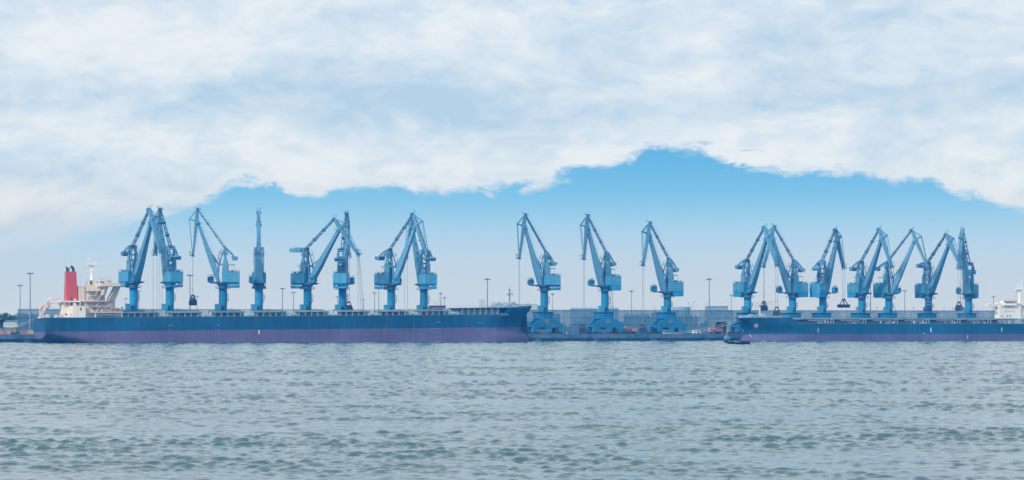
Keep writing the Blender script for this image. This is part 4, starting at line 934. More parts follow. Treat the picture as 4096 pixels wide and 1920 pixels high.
mb.tube(a, (a.x, 13, zt), .9, .5, n=8); mb.beam((a.x - 2.6, 13, zt), (a.x + 1.7, 13, zt), 3.2, .4); mb.beam((a.x, 13, zt - 1.2), (a.x, 13, zt), .8, .8, 2.6, 3.4)
mb.rail([(a.x - 2.6, 11.5, zt + .2), (a.x + 2.4, 11.5, zt + .2)], step=.8, r=.06); mb.beam((a.x - 3, 13, zt + 2.9), (a.x + .5, 13, zt + 3.1), .3, .25); mb.tube((a.x - .9, 13, zt), (a.x - .9, 13, zt + 2.8), .14, n=5)
mb.tube((a.x + 1.4, 13, zt), (a.x + 1.4, 13, zt + 6.2), .1, n=5); mb.beam((a.x + 1.3, 13, zt - 8.2), (a.x + 4, 13, zt - 7.2), .3, .3)
mb.build('radar_mast', M['white'], RS)
mb = MB(); mb.tube(pp(4061, 1200, 10, rz_), (pp(4061, 1200, 10, rz_)[0] + 1.6, 10, pp(4061, 1160, 10, rz_)[2]), .04, n=4); p = pp(4062, 1166, 10, rz_)
mb.prism([(p[0], p[2]), (p[0] + .9, p[2] + 1.1), (p[0] + .95, p[2] - .2)], 9.97, 10.03); mb.build('signal_flag', M['curtain'], RS)
marks(RS, [(3271.6, 3273.4, 1312, 1330), (3722, 3725, 1310, 1329), (3869.5, 3871.5, 1341, 1354), (4005.8, 4008.2, 1310, 1327), (3692, 3698, 1333.5, 1335), (3692.5, 3693.6, 1330, 1334), (3696.5, 3697.4, 1331, 1334)], rz_)
# bow emblem: winged arrow
mb = MB(); cx_, cy_ = 3024.5, 1303.5
for poly in ([(-11, -3.2), (-5, -4.5), (-3, 3), (1, 10), (-4, 6)], [(-3.2, -4), (0, -10.3), (1.5, -9.5), (0, -2), (-1.2, 5)], [(1.5, -4.5), (5, -8.5), (6, -7.8), (2.6, -1), (.6, 6)], [(6, -3), (10.8, -5.4), (5, 3.2), (1.6, 10.3), (1.4, 7)]):
    P_ = []
    for dx, dy in poly:
        px, py = cx_ + dx, cy_ + dy; t_ = .7
        for _ in range(12): s_ = s_at(px, t_); z_ = rz_(py, px, t_); t_ = .5 * t_ + .5 * (19 - 19 * rs_half(s_, z_))
        t_ -= .12; s_ = s_at(px, t_); P_.append((s_, t_, rz_(py, px, t_)))
    n_ = len(P_); mb.add([(p_[0], p_[1] - .25, p_[2]) for p_ in P_] + [(p_[0], p_[1] + .1, p_[2]) for p_ in P_], [tuple(range(n_)), tuple(range(2 * n_ - 1, n_ - 1, -1))] + [(i, (i + 1) % n_, n_ + (i + 1) % n_, n_ + i) for i in range(n_)])
mb.build('bow_emblem', mat('emblem_paint', (.62, .50, .62), .6), RS)
mb = MB(); mb.box(S0 + 9, S0 + 10.5, 10, 13, 8.6, 10.6); mb.build('anchor', M['dark'], RS)
# water pouring from the hull
mb = MB(); last = None
for f in np.linspace(0, 1, 9):
    px = 2998 + 14 * f ** .9; py = 1338 + 26 * f; t_ = 1.0
    for _ in range(12): s_ = s_at(px, t_); t_ = .5 * t_ + .5 * (19 - 19 * rs_half(s_, 3.5))
    t_ -= .5 + .8 * f; s_ = s_at(px, t_); p = Vector((s_, t_, rz_(py, px, t_)))
    if last is not None: mb.tube(last, p, .10 + .08 * f, .14 + .08 * f, n=6)
    last = p
o = mb.build('water_jet', M['white']); o.location = (*st(0, 0), 0); o.rotation_euler = (0, 0, ANG); tag(o, 'thin white stream of water falling from the right ship bow', 'water jet', kind='stuff')

# ------------------------------------------------------------------ mooring lines
def line(name, pts_, label, r_=.09, sag=1.0):
    a, b = Vector(pts_[0]), Vector(pts_[1]); P_ = [a.lerp(b, f) + Vector((0, 0, -sag * 4 * f * (1 - f))) for f in np.linspace(0, 1, 9)]
    mb = MB(); mb.path(P_, r_, 5); tag(mb.build(name, M['frame_pale']), label, 'rope', 'mooring lines between ships and quay')
def wp(px, py, t): Y = Y_at(px, t); return (wx(px, Y), Y, wz(py, Y))
line('mooring_line', [wp(2123, 1234, 19), wp(2272, 1334, 46.8)], 'upper bow line of the left ship crossing the crane portal')
line('mooring_line', [wp(2115, 1239, 17), wp(2262, 1334, 46.9)], 'lower bow line of the left ship crossing the crane portal')
line('mooring_line', [wp(2952, 1278, 16), wp(2654, 1333, 46.9)], 'upper bow line of the right ship running left above the van', sag=1.6)
line('mooring_line', [wp(2960, 1283, 14), wp(2652, 1334, 46.9)], 'lower bow line of the right ship running left above the van', sag=2.2)
line('mooring_line', [wp(142, 1271, 30), wp(28, 1310, 55)], 'upper stern line of the left ship at the frame edge', sag=.6)
line('mooring_line', [wp(160, 1274, 28), wp(34, 1313, 56)], 'lower stern line of the left ship at the frame edge', sag=.6)

# ------------------------------------------------------------------ wind fence
def fence():
    o = thing('wind_fence', 'long tall blue net fence on posts behind the quay', 'fence', (*st(0, 0), 0), ANG)
    sA, sB, T = s_at(72, 150), s_at(4000, 150), 150.0
    m = bpy.data.materials.new('wind_net'); m.use_nodes = True; t = m.node_tree; b = t.nodes['Principled BSDF']; b.inputs['Base Color'].default_value = (.10, .25, .42, 1); b.inputs['Roughness'].default_value = .8
    tr = t.nodes.new('ShaderNodeBsdfTransparent'); mx = t.nodes.new('ShaderNodeMixShader'); tcn = t.nodes.new('ShaderNodeTexCoord'); n_ = t.nodes.new('ShaderNodeTexNoise'); n_.inputs['Scale'].default_value = .08
    t.links.new(tcn.outputs['Object'], n_.inputs['Vector']); mr = t.nodes.new('ShaderNodeMapRange'); mr.inputs[1].default_value = .3; mr.inputs[2].default_value = .7; mr.inputs[3].default_value = .42; mr.inputs[4].default_value = .64
    t.links.new(n_.outputs[0], mr.inputs[0]); t.links.new(mr.outputs[0], mx.inputs[0])
    t.links.new(tr.outputs[0], mx.inputs[1]); t.links.new(b.outputs[0], mx.inputs[2]); t.links.new(mx.outputs[0], t.nodes['Material Output'].inputs[0])
    zt = lambda s: 18.3 + 1.2 * (s - sA) / (sB - sA)
    mb = MB(); mb.hexa([(sA, T, QZ), (sB, T, QZ), (sB, T + .06, QZ), (sA, T + .06, QZ), (sA, T, zt(sA)), (sB, T, zt(sB)), (sB, T + .06, zt(sB)), (sA, T + .06, zt(sA))])
    mb.build('net', m, o)
    n = 94
    for i in range(n + 1):
        s = sA + (sB - sA) * i / n; mb = MB(); h_ = zt(s)
        mb.beam((s, T - .2, QZ - .4), (s, T - .2, h_ + .1), .28, .28)
        if i % 2 == 0: mb.path([(s + .0, T - .2, h_ - 1.5), (s - 1.1, T - .6, h_ - 5), (s - 1.1, T - 1.2, h_ - 9)], .12, 4)
        mb.build('post', M['mast'], o)
    for f in (0, 4.2, 8.5):
        mb = MB(); mb.beam((sA, T - .35, zt(sA) - f), (sB, T - .35, zt(sB) - f), .16, .2 if f else .3); mb.build('rail', M['mast'], o)
fence()

# ------------------------------------------------------------------ stockpiles behind the fence
def pile(px0, px1, t0, t1, ztop, label, seed):
    s0, s1 = s_at(px0, t0), s_at(px1, t0); o = thing('stockpile', label, 'stockpile', (*st((s0 + s1) / 2, (t0 + t1) / 2), QZ - .4), ANG, 'dark stockpiles behind the net fence')
    L, Wd, hh = s1 - s0, t1 - t0, ztop - QZ; nx, ny = 60, 12; r_ = np.random.default_rng(seed); ph = r_.uniform(0, 6, 6); V = []; Fc = []
    for i in range(nx + 1):
        for j in range(ny + 1):
            u, v = i / nx, j / ny; x = (u - .5) * L; y = (v - .5) * Wd
            e = min(1, min(u, 1 - u) * L / (hh * 1.4)); f = min(1, min(v, 1 - v) * Wd / (hh * 1.4))
            z = hh * min(e, f) * (1 + .10 * math.sin(x * .13 + ph[0]) + .06 * math.sin(x * .37 + ph[1] + y * .2) + .03 * math.sin(x * 1.1 + ph[2])); V.append((x, y, z))
    for i in range(nx):
        for j in range(ny): a = i * (ny + 1) + j; Fc.append((a, a + 1, a + ny + 2, a + ny + 1))
    me = bpy.data.meshes.new('mound'); me.from_pydata(V, [], Fc); me.materials.append(M['coal']); me.polygons.foreach_set('use_smooth', [True] * len(Fc)); inst('mound', me, o)
pile(1950, 2330, 172, 215, 12.4, 'dark stockpile behind the net next to the left ship bow', 1)
pile(2340, 2480, 175, 225, 11.6, 'dark stockpile behind the net between two quay cranes', 2)
pile(2500, 2830, 176, 230, 13.6, 'dark stockpile behind the net right of the shorter quay crane', 3)
pile(2900, 3900, 176, 240, 12.0, 'long low stockpile behind the net beyond the right ship', 4)
pile(80, 300, 176, 215, 10.0, 'low stockpile behind the net at the left ship stern', 5)

# ------------------------------------------------------------------ high mast lights
def mast_light(px, py, label, Y=None, hgt=31.0):
    if Y is None: Y = (QZ + hgt - H) * F / (HY - py)
    Y = min(max(Y, Y_at(px, 84)), 3300); ztop = wz(py, Y)
    o = thing('high_mast_light', label, 'floodlight mast', (wx(px, Y), Y, QZ - .4), 0, 'floodlight masts over the port')
    h_ = ztop - QZ + .4; mb = MB(); mb.tube((0, 0, 0), (0, 0, h_ - .2), .42, .22, n=10); mb.box(-.7, .7, -.3, .3, h_ * .32, h_ * .32 + .7); mb.build('pole', M['mast'], o)
    mb = MB(); mb.tube((0, 0, h_ - .45), (0, 0, h_ - .2), 1.15, n=14); mb.tube((0, 0, h_ - .2), (0, 0, h_ + .9), .06, n=4)
    for k in range(8): a = k * math.pi / 4; mb.tube((0, 0, h_ - 1.0), (1.3 * math.cos(a), 1.3 * math.sin(a), h_ - .35), .05, n=4)
    mb.build('lamp_ring', M['mast'], o)
    for k in range(8):
        a = k * math.pi / 4 + .2; c_ = (1.45 * math.cos(a), 1.45 * math.sin(a), h_ - .35); mb = MB(); mb.beam((c_[0] * .8, c_[1] * .8, c_[2] + .15), (c_[0] * 1.3, c_[1] * 1.3, c_[2] - .25), .7, .35); mb.build('lamp', M['mast'], o)
for a in ((80.6, 1139, 'shorter floodlight mast at the far left'), (120.6, 1090.6, 'tall floodlight mast at the far left by the ship stern'), (503.6, 1193, 'small floodlight mast between ship bridge and leftmost crane'),
          (555, 1162, 'floodlight mast peeking out right of the leftmost crane column'), (760, 1098, 'tall floodlight mast behind the hanging boxy grab'), (787.5, 1183, 'small floodlight mast just right of the hanging boxy grab'),
          (1129.7, 1152, 'floodlight mast right of the end-on crane'), (1174, 1168, 'floodlight mast left of the crane with lowered boom'), (1350, 1185, 'small floodlight mast hugging a crane column above the left ship'),
          (1453, 1197, 'smallest floodlight mast above the left ship hatches'), (1498, 1169, 'floodlight mast left of the crossing-jib crane'), (1515, 1150, 'mast directly behind a crane machine house'),
          (1763, 1172, 'floodlight mast above the purplish block'), (1778, 1189, 'shorter floodlight mast right of the purplish block'), (1949.5, 1114, 'tall floodlight mast over the left ship forecastle'),
          (2210, 1174, 'floodlight mast beside the crane at the left ship bow'), (2526, 1162, 'floodlight mast between the two drum-counterweight quay cranes'), (2837, 1114, 'tall floodlight mast right of the white van'),
          (2925, 1178, 'floodlight mast left of the right ship bow'), (3482, 1122, 'tall mast half hidden behind a right-hand crane house'), (3619, 1161, 'floodlight mast standing clear among the right-hand cranes'),
          (3508, 1229, 'tiny distant floodlight mast left of a crane column'), (3655, 1229, 'tiny distant floodlight mast just right of the clear mast'), (3776, 1235, 'tiny distant floodlight mast by the spreading ropes'),
          (3812, 1232, 'tiny distant floodlight mast left of the last crane'), (3582, 1233, 'tiny distant floodlight mast at the foot of a crane'), (3974, 1185, 'floodlight mast above the left wing of the white bridge')):
    mast_light(a[0], a[1], a[2], hgt=31.0)

# ------------------------------------------------------------------ yard objects
def face(px, t): return (*st(s_at(px, t), t), QZ)
def truck(px, t, L, m_cab, m_body, label, flip=1, hgt=3.0):
    o = thing('truck', label, 'truck', face(px, t), ANG if flip > 0 else ANG + math.pi, 'trucks working on the quay')
    mb = MB(); mb.prism([(-L / 2, .9), (-L / 2, 2.9), (-L / 2 + .5, 3.3), (-L / 2 + 2.2, 3.3), (-L / 2 + 2.2, .9)], -1.25, 1.25); c_ = mb.build('cab', m_cab, o)
    mb = MB(); mb.box(-L / 2 + .7, -L / 2 + 1.8, -1.3, -1.24, 2.0, 2.9); mb.box(-L / 2 + .7, -L / 2 + 1.8, 1.24, 1.3, 2.0, 2.9); mb.each('cab_window', M['glass'], c_)
    mb = MB(); x0 = -L / 2 + 2.6; mb.prism([(x0, 1.4), (x0 - .2, 1.4 + hgt * .65), (L / 2, 1.4 + hgt * .65), (L / 2 - .4, 1.4)], -1.3, 1.3)
    for k in range(int((L - 3) / 1.2)): mb.box(x0 + .4 + k * 1.2, x0 + .55 + k * 1.2, -1.38, 1.38, 1.45, 1.3 + hgt * .65)
    mb.build('dump_body', m_body, o)
    mb = MB(); mb.box(-L / 2 + .3, L / 2 - .3, -.6, .6, .75, 1.38); mb.build('chassis', M['dark'], o)
    for x in (-L / 2 + 1.2, L / 2 - 2.6, L / 2 - 1.3):
        for y in (-1.05, 1.05): mb = MB(); mb.tube((x, y - .2, .5), (x, y + .2, .5), .52, n=14); mb.build('wheel', M['black'], o)
truck(2860, 60, 8.4, M['orange'], M['pink'], 'orange-cabbed dump truck before the brown-curtained hopper', 1)
truck(2496, 62, 6.6, M['pink'], M['pink'], 'faded red dump truck under the peach container')
truck(2528, 64, 5.8, M['pink'], M['orange'], 'dump truck with orange tail beside the faded red truck')
truck(2458, 66, 4.8, M['orange'], M['pink'], 'small orange truck partly behind the taller quay crane leg')
truck(2618, 64, 4.8, M['peach'], M['dark'], 'dark truck with peach cab under the shorter quay crane')
def container(px, t, L, hgt, m, label, z=0.0):
    x, y, _ = face(px, t); o = thing('container', label, 'container', (x, y, QZ + z), ANG, 'containers and skips in the yard')
    mb = MB(); mb.box(-L / 2, L / 2, -1.25, 1.25, 0, hgt)
    for k in range(int(L / .6)): mb.box(-L / 2 + .2 + k * .6, -L / 2 + .45 + k * .6, -1.31, -1.25, .2, hgt - .2)
    mb.build('body', m, o); mb = MB()
    for x_ in (-L / 2, L / 2): 
        for y_ in (-1.25, 1.25): mb.box(x_ - .12, x_ + .12, y_ - .12, y_ + .12, -.02, hgt + .05)
    mb.each('corner_post', M['mast'], o)
container(2493, 80, 3.8, 2.8, M['peach'], 'peach container raised behind the red dump truck', 1.9)
container(4, 58, 4.6, 2.3, M['orange'], 'orange skip at the very left edge of the frame')
container(27, 58, 3.4, 2.3, M['peach'], 'peach skip next to the one at the left edge')
container(96, 60, 3.4, 2.3, M['pink'], 'dull red container left of the ship transom')
container(121, 60, 4.0, 2.3, M['peach'], 'peach container touching the ship transom outline')
# van
o = thing('van', 'white van with its side door open on the quay edge', 'van', face(2786, 56), ANG)
mb = MB(); mb.prism([(-2.5, .35), (-2.5, 1.5), (-2.1, 2.1), (1.2, 2.15), (1.9, 1.35), (2.5, 1.15), (2.5, .35)], -.9, .9); mb.build('body', M['white'], o)
mb = MB(); mb.box(-2.0, -1.0, -.94, -.9, 1.25, 1.8); mb.box(-.8, .2, -.94, -.9, 1.25, 1.8); mb.build('window', M['glass'], o)
mb = MB(); mb.box(.3, 1.2, -.95, -.9, .4, 1.95); mb.build('door', M['navy'], o)
for x in (-1.6, 1.6):
    for y in (-.8, .8): mb = MB(); mb.tube((x, y - .12, .36), (x, y + .12, .36), .36, n=12); mb.build('wheel', M['black'], o)
# hopper shed with brown curtain
def shed(pxa, pxb, pytop, t, label, curtain=True):
    s0, s1 = s_at(pxa, t), s_at(pxb, t); Y = Y_at((pxa + pxb) / 2, t); zt = wz(pytop, Y) - QZ; L = s1 - s0
    o = thing('loading_hopper', label, 'hopper', (*st(s0, t), QZ), ANG, 'steel loading hoppers on the quay')
    mb = MB(); mb.box(0, 1.7, 0, 6, 0, zt - 1); mb.box(L - 1.7, L, 0, 6, 0, zt - 1); mb.box(-.2, L + .2, -.2, 6.2, zt - 1, zt); mb.prism([(1.7, zt - 1), (1.7, zt - 3), (3, zt - 1)], 0, 6); mb.prism([(L - 1.7, zt - 1), (L - 3, zt - 1), (L - 1.7, zt - 3)], 0, 6)
    mb.build('portal_frame', M['wall_violet'] if not curtain else M['pale_deck'], o)
    mb = MB(); mb.box(1.7, L - 1.7, 3, 3.3, 0, zt - 1); mb.build('curtain', M['curtain'], o)
    mb = MB(); mb.tube((L * .5, -.4, 0), (L * .5, -.4, zt - 1.5), .1, n=5); mb.path([(L * .55, -.4, zt * .6), (L * .8, -.4, zt * .6), (L * .8, -.4, 0)], .1); mb.build('pipe', M['frame_pale'], o)
shed(2850, 2924, 1281, 72, 'grey portal hopper with brown curtain behind the orange-cabbed truck')
# cone hopper at the left edge
o = thing('loading_hopper', 'dark funnel-topped hopper cut by the left frame edge', 'hopper', face(2, 75), ANG, 'steel loading hoppers on the quay')
mb = MB(); mb.loft([[(x * a, y * a, z) for x, y in ((-1, -1), (1, -1), (1, 1), (-1, 1))] for a, z in ((1.3, 3.4), (1.3, 6.2), (2.5, 7.6), (2.5, 8.0))]); mb.build('funnel', M['dark'], o)
mb = MB()
for x in (-1.2, 1.2):
    for y in (-1.2, 1.2): mb.box(x - .15, x + .15, y - .15, y + .15, 0, 3.4)
mb.build('leg', M['dark'], o)
# wheel loader left of the stern
o = thing('wheel_loader', 'orange wheel loader between the skips at far left', 'loader', face(58, 62), ANG)
mb = MB(); mb.box(-1.4, .6, -.9, .9, .8, 1.9); mb.prism([(-.6, 1.9), (-.5, 3.0), (.5, 3.0), (.6, 1.9)], -.8, .8); mb.build('body', M['orange'], o)
mb = MB(); mb.beam((.4, 0, 1.5), (2.2, 0, .8), .8, .3); mb.prism([(2.0, .3), (2.0, 1.4), (2.9, .4)], -1.2, 1.2); mb.build('bucket', M['dark'], o)
for x in (-1.0, .8):
    for y in (-.9, .9): mb = MB(); mb.tube((x, y - .2, .65), (x, y + .2, .65), .65, n=12); mb.build('wheel', M['black'], o)
# resting grabs and scrap gear on the quay
def rest_grab(px, t, tilt, label):
    x, y, z = face(px, t); g = grab(x, y, z + 5.0, 'a', label, .4, 'grabs parked on the quay'); g.rotation_euler = (0, tilt, .3); g.location.z = QZ + 5.35 * math.cos(tilt) + .3
rest_grab(2327, 52, -.22, 'parked dark grab leaning on the quay between the two taller open cranes')
rest_grab(2231, 53, .15, 'parked dark grab right of the crane at the left ship bow')
rest_grab(2567, 53, -.2, 'parked dark grab left of the shorter open-quay crane')
def bollard_row():
    for i, px in enumerate((2268, 2654)):
        x, y = st(s_at(px, 47.4), 47.4); mb = MB(); mb.tube((0, 0, 0), (0, 0, .7), .3, n=10); mb.tube((0, 0, .7), (0, 0, .95), .48, n=10); mb.tube((0, 0, .95), (0, 0, 1.2), .48, .2, n=10)
        b = mb.build('bollard', M['peach'], None, True); b.location = (x, y, QZ + .0)
        tag(b, ('pale bollard holding the left ship bow lines', 'pale bollard holding the right ship bow lines')[i], 'bollard', 'bollards on the quay edge')
bollard_row()
r_ = random.Random(3)
def drum_gear(px, t, label, k):
    x, y, z = face(px, t); o = thing('scrap_heap', label, 'scrap heap', (x, y, QZ), ANG, 'heaps of chain and loose gear along the quay edge'); mb = MB()
    for j in range(26):
        a = r_.uniform(-4.5, 4.5); b = r_.uniform(-1.5, 1.5); c_ = r_.uniform(0, 1.3) * (1 - abs(a) / 6)
        q = Vector((r_.uniform(-1, 1), r_.uniform(-1, 1), r_.uniform(-.2, .5))).normalized() * r_.uniform(.5, 1.5); mb.beam((a, b, c_), Vector((a, b, c_)) + q, .22, .22)
    mb.box(-4, 4, -1, 1, 0, .35); mb.build('pile', M['dark'], o)
for i, (px, lab) in enumerate(((2145, 'loose gear heap under the left side of the bow-side crane'), (2205, 'loose gear heap under the right side of the bow-side crane'), (2385, 'loose gear heap left of the taller open crane'), (2440, 'loose gear heap at the right foot of the taller open crane'),
                               (2500, 'low heap of gear in front of the red dump truck'), (2600, 'gear heap left foot of the shorter open crane'), (2700, 'gear heap right foot of the shorter open crane'), (2940, 'gear heap right of the brown-curtained hopper'), (2730, 'gear heap between shorter open crane and van'))):
    drum_gear(px, 50.5, lab, i)
# moored workboat
def hullboat(L, Bm, h_, sheer, m, parent, name='hull', rakeb=.9):
    mb = MB(); rings = []
    for f in np.linspace(0, 1, 13):
        x = -L / 2 + L * f; k = math.sin(math.pi * min(1, .18 + f * .62)) ** .6 if f < .5 else (1 - ((f - .5) / .5) ** 2.6) ** .7
        k = max(k, .03); z1 = h_ + sheer * (abs(f - .4) / .6) ** 2; xb = x if f < .8 else x - (f - .8) / .2 * rakeb
        rings.append([(x, -Bm / 2 * k, z1), (xb, -Bm / 2 * k * .75, .0), (xb, -.01, -.35), (xb, .01, -.35), (xb, Bm / 2 * k * .75, .0), (x, Bm / 2 * k, z1)])
    mb.loft(rings); return mb.build(name, m, parent)
x, y = st(s_at(2906, 41), 41)
o = thing('workboat', 'small pale blue workboat moored at the quay behind the black boat', 'boat', (x, y, 0), ANG + math.pi)
hullboat(5.2, 2.6, 1.3, .4, M['blue_dark'], o)
mb = MB(); mb.prism([(-1.9, 1.1), (-1.9, 2.6), (.8, 2.6), (1.4, 1.1)], -.95, .95); mb.prism([(-1.1, 2.6), (-1.1, 3.6), (.1, 3.6), (.5, 2.6)], -.7, .7); mb.build('wheelhouse', M['wall_blue'], o)
mb = MB(); mb.box(-.9, .0, -.74, .74, 2.95, 3.4); mb.build('window', M['glass'], o)
mb = MB(); mb.tube((-.5, 0, 3.6), (-.5, 0, 6.6), .06, n=5); mb.beam((-1.3, 0, 3.7), (.8, 0, 3.7), .5, .12); mb.build('mast', M['frame_pale'], o)
# black fishing boat with two people
Yb = 1002.0; bx_ = wx(2953, Yb)
o = thing('fishing_boat', 'low black open boat with two people on the water before the right ship bow', 'boat', (bx_, Yb, 0), math.pi + R(4))
mb = MB(); rings = []
for f, k, z1, xo in ((0, .86, 1.35, 0), (.04, .93, 1.3, 0), (.2, 1, 1.15, 0), (.45, 1, 1.02, 0), (.7, .96, 1.08, 0), (.84, .75, 1.28, .1), (.92, .55, 1.45, .6), (1.0, .4, 1.55, 1.5)):
    x = -5.2 + 10.4 * f; zb = -.3 if f < .8 else -.3 + (f - .8) * 6.2
    rings.append([(x + xo, -1.25 * k, z1), (x + xo * .6, -1.05 * k, max(zb, -.3)), (x + xo * .6, 1.05 * k, max(zb, -.3)), (x + xo, 1.25 * k, z1)])
mb.loft(rings); mb.build('hull', M['boat_black'], o)
mb = MB(); mb.box(-5.3, -4.95, -1.15, 1.15, 1.35, 1.6); mb.box(5.2, 6.6, -.5, .5, 1.5, 1.75); mb.build('bumper', M['black'], o)
def tarp(cx0, L, hh, label, seed):
    t_ = thing('net_heap', label, 'net heap', (bx_ - cx0, Yb, 1.1), math.pi, 'heaps of gear lying in the black boat'); rr = np.random.default_rng(seed); rings = []
    for f in np.linspace(0, 1, 9):
        k = max(.08, math.sin(math.pi * f) ** .6) * (1 + rr.uniform(-.12, .12)); rings.append([((f - .5) * L, .9 * k * math.cos(q), hh * k * math.sin(q)) for q in np.linspace(0, math.pi, 8)])
    mb = MB(); mb.loft(rings, closed=True); mb.build('heap', M['boat_black'], t_, True)
tarp(2.6, 3.0, .42, 'heap of dark gear at the pointed end of the black boat', 1); tarp(-2.3, 3.2, .5, 'heap of dark gear at the blunt end of the black boat', 2)
def person(x, y, z, face_, label, top, legs, akimbo, hood):
    o = thing('person', label, 'person', (x, y, z), face_, 'people standing in the black boat')
    V = {'pel': (0, 0, .92), 'wai': (.02, 0, 1.10), 'che': (.03, 0, 1.32), 'nek': (.03, 0, 1.47), 'hd0': (.05, 0, 1.56), 'hd1': (.06, 0, 1.68)}
    Rr = {'pel': .16, 'wai': .14, 'che': .17, 'nek': .06, 'hd0': .085, 'hd1': .095}; Eg = [('pel', 'wai'), ('wai', 'che'), ('che', 'nek'), ('nek', 'hd0'), ('hd0', 'hd1')]
    for s_, n_ in ((1, 'l'), (-1, 'r')):
        V['sh' + n_] = (.02, .20 * s_, 1.42); Rr['sh' + n_] = .075; Eg.append(('che', 'sh' + n_))
        if akimbo: V['el' + n_] = (-.05, .42 * s_, 1.2); V['wr' + n_] = (.12, .22 * s_, 1.0)
        else: V['el' + n_] = (.10, .26 * s_, 1.16); V['wr' + n_] = (.32, .14 * s_, 1.10)
        Rr['el' + n_] = .055; Rr['wr' + n_] = .035; Eg += [('sh' + n_, 'el' + n_), ('el' + n_, 'wr' + n_)]
        hx, hy, hz_ = V['wr' + n_]; V['pa' + n_] = (hx + .07, hy - .03 * s_, hz_); Rr['pa' + n_] = .035; Eg.append(('wr' + n_, 'pa' + n_))
        for q in range(4): V['f%d' % q + n_] = (hx + .155 - .008 * abs(q - 1.5), hy - .03 * s_ + (q - 1.5) * .022, hz_ - .03); Rr['f%d' % q + n_] = .009; Eg.append(('pa' + n_, 'f%d' % q + n_))
        V['th' + n_] = (hx + .10, hy - .075 * s_, hz_ + .01); Rr['th' + n_] = .010; Eg.append(('pa' + n_, 'th' + n_))
        V['hi' + n_] = (0, .10 * s_, .88); Rr['hi' + n_] = .11; V['kn' + n_] = (.06, .13 * s_, .48); Rr['kn' + n_] = .07; V['an' + n_] = (0, .14 * s_, .09); Rr['an' + n_] = .05; V['to' + n_] = (.17, .16 * s_, .05); Rr['to' + n_] = .045
        Eg += [('pel', 'hi' + n_), ('hi' + n_, 'kn' + n_), ('kn' + n_, 'an' + n_), ('an' + n_, 'to' + n_)]
    def skin(name, keys, scale, m, parent):
        ks = list(keys); ix = {k: i for i, k in enumerate(ks)}; me = bpy.data.meshes.new(name); me.from_pydata([V[k] for k in ks], [(ix[a], ix[b]) for a, b in Eg if a in ix and b in ix], []); me.materials.append(m)
        ob = inst(name, me, parent); md = ob.modifiers.new('skin', 'SKIN'); md.use_smooth_shade = True
        for i, k in enumerate(ks):
            q = me.skin_vertices[0].data[i]; r0 = Rr[k] * scale; q.radius = (r0, r0 * (1.15 if k in ('che', 'wai', 'pel') else 1)); q.use_root = (i == 0)
        sd = ob.modifiers.new('sub', 'SUBSURF'); sd.levels = 1; sd.render_levels = 1; return ob
    skin('body', V.keys(), 1.0, M['skin'], o)
    skin('jacket', ['wai', 'pel', 'che', 'shl', 'ell', 'wrl', 'shr', 'elr', 'wrr'], 1.28, top, o)
    skin('trousers', ['pel', 'hil', 'knl', 'anl', 'hir', 'knr', 'anr'], 1.2, legs, o)
    mb = MB(); c_ = Vector((.035, 0, 1.70)); rg = [[(c_.x + .118 * math.sin(th) * math.cos(p_) - (.02), c_.y + .112 * math.sin(th) * math.sin(p_), c_.z + .12 * math.cos(th)) for p_ in np.linspace(0, 2 * math.pi, 13)[:-1]] for th in np.linspace(.1, 2.1 if hood else 1.6, 8)]
    mb.loft(rg); mb.build('hood' if hood else 'hair', top if hood else M['black'], o, True)
    mb = MB()
    for s_ in (-1, 1): mb.box(.14, .152, .035 * s_ - .012, .035 * s_ + .012, 1.655, 1.668)
    mb.box(.135, .15, -.022, .022, 1.58, 1.588); mb.build('eyes_and_mouth', M['navy'], o)
    mb = MB(); mb.beam((.13, 0, 1.665), (.175, 0, 1.62), .02, .02, .03, .03); mb.build('nose', M['skin'], o)
person(wx(2951, Yb), Yb, .85, R(200), 'left person in the black boat, grey hooded jacket, leaning over gear', M['jacket'], M['jacket'], False, True)
person(wx(2962.5, Yb), Yb + .2, .85, R(250), 'right person in the black boat, dark clothes, elbows out', M['navy'], M['navy'], True, False)

# ------------------------------------------------------------------ background
def building(px0, px1, pytop, Y, m, label, cat='building', dep=30, bits=0, name='storage_building', group=None):
    x0, x1 = wx(px0, Y), wx(px1, Y); o = thing(name, label, cat, ((x0 + x1) / 2, Y + dep / 2, QZ - .4), 0, group); L = x1 - x0; h_ = wz(pytop, Y) - QZ
    mb = MB(); mb.box(-L / 2, L / 2, -dep / 2, dep / 2, 0, h_); n = max(2, int(L / 4))
    for i in range(n + 1): x = -L / 2 + L * i / n; mb.box(x - .12, x + .12, -dep / 2 - .15, -dep / 2, 0, h_ - .3)
    mb.build('wall', m, o)
    mb = MB(); mb.box(-L / 2 - .3, L / 2 + .3, -dep / 2 - .4, dep / 2 + .3, h_, h_ + .35)
    for i in range(bits): x = -L / 2 + L * (i + .5) / bits; mb.box(x - L / bits * .2, x + L / bits * .2, -dep / 2, -dep / 2 + 2, h_ + .35, h_ + .35 + (.9 if i % 3 else 1.5))
    mb.build('roof', m, o); return o, L, h_, dep
building(2285, 2388, 1234, 1700, M['wall_blue'], 'flat blue-grey block with a toothed roof above the fence between the open cranes', bits=16)
building(2396, 2474, 1234, 1720, M['wall_blue'], 'narrow toothed-roof block directly behind the taller open crane', bits=9)
building(2842, 2935, 1240.5, 1470, M['wall_blue'], 'lower half of the stepped store right of the van', dep=16, bits=0)
building(2841, 2912, 1224, 1560, M['wall_blue'], 'pale blue store above the fence left of the right ship bow', dep=40)
o, L, h_, dep = building(1717, 1780, 1221.5, 1262, M['wall_violet'], 'purplish block above the left ship hatches with thin aerials', dep=10, name='switch_house')
mb = MB()
for x in (-L * .2, -.5, L * .1, L * .25): mb.tube((x, 0, h_), (x, 0, h_ + random.uniform(2, 7)), .1, n=5)
mb.each('aerial', M['mast'], o)
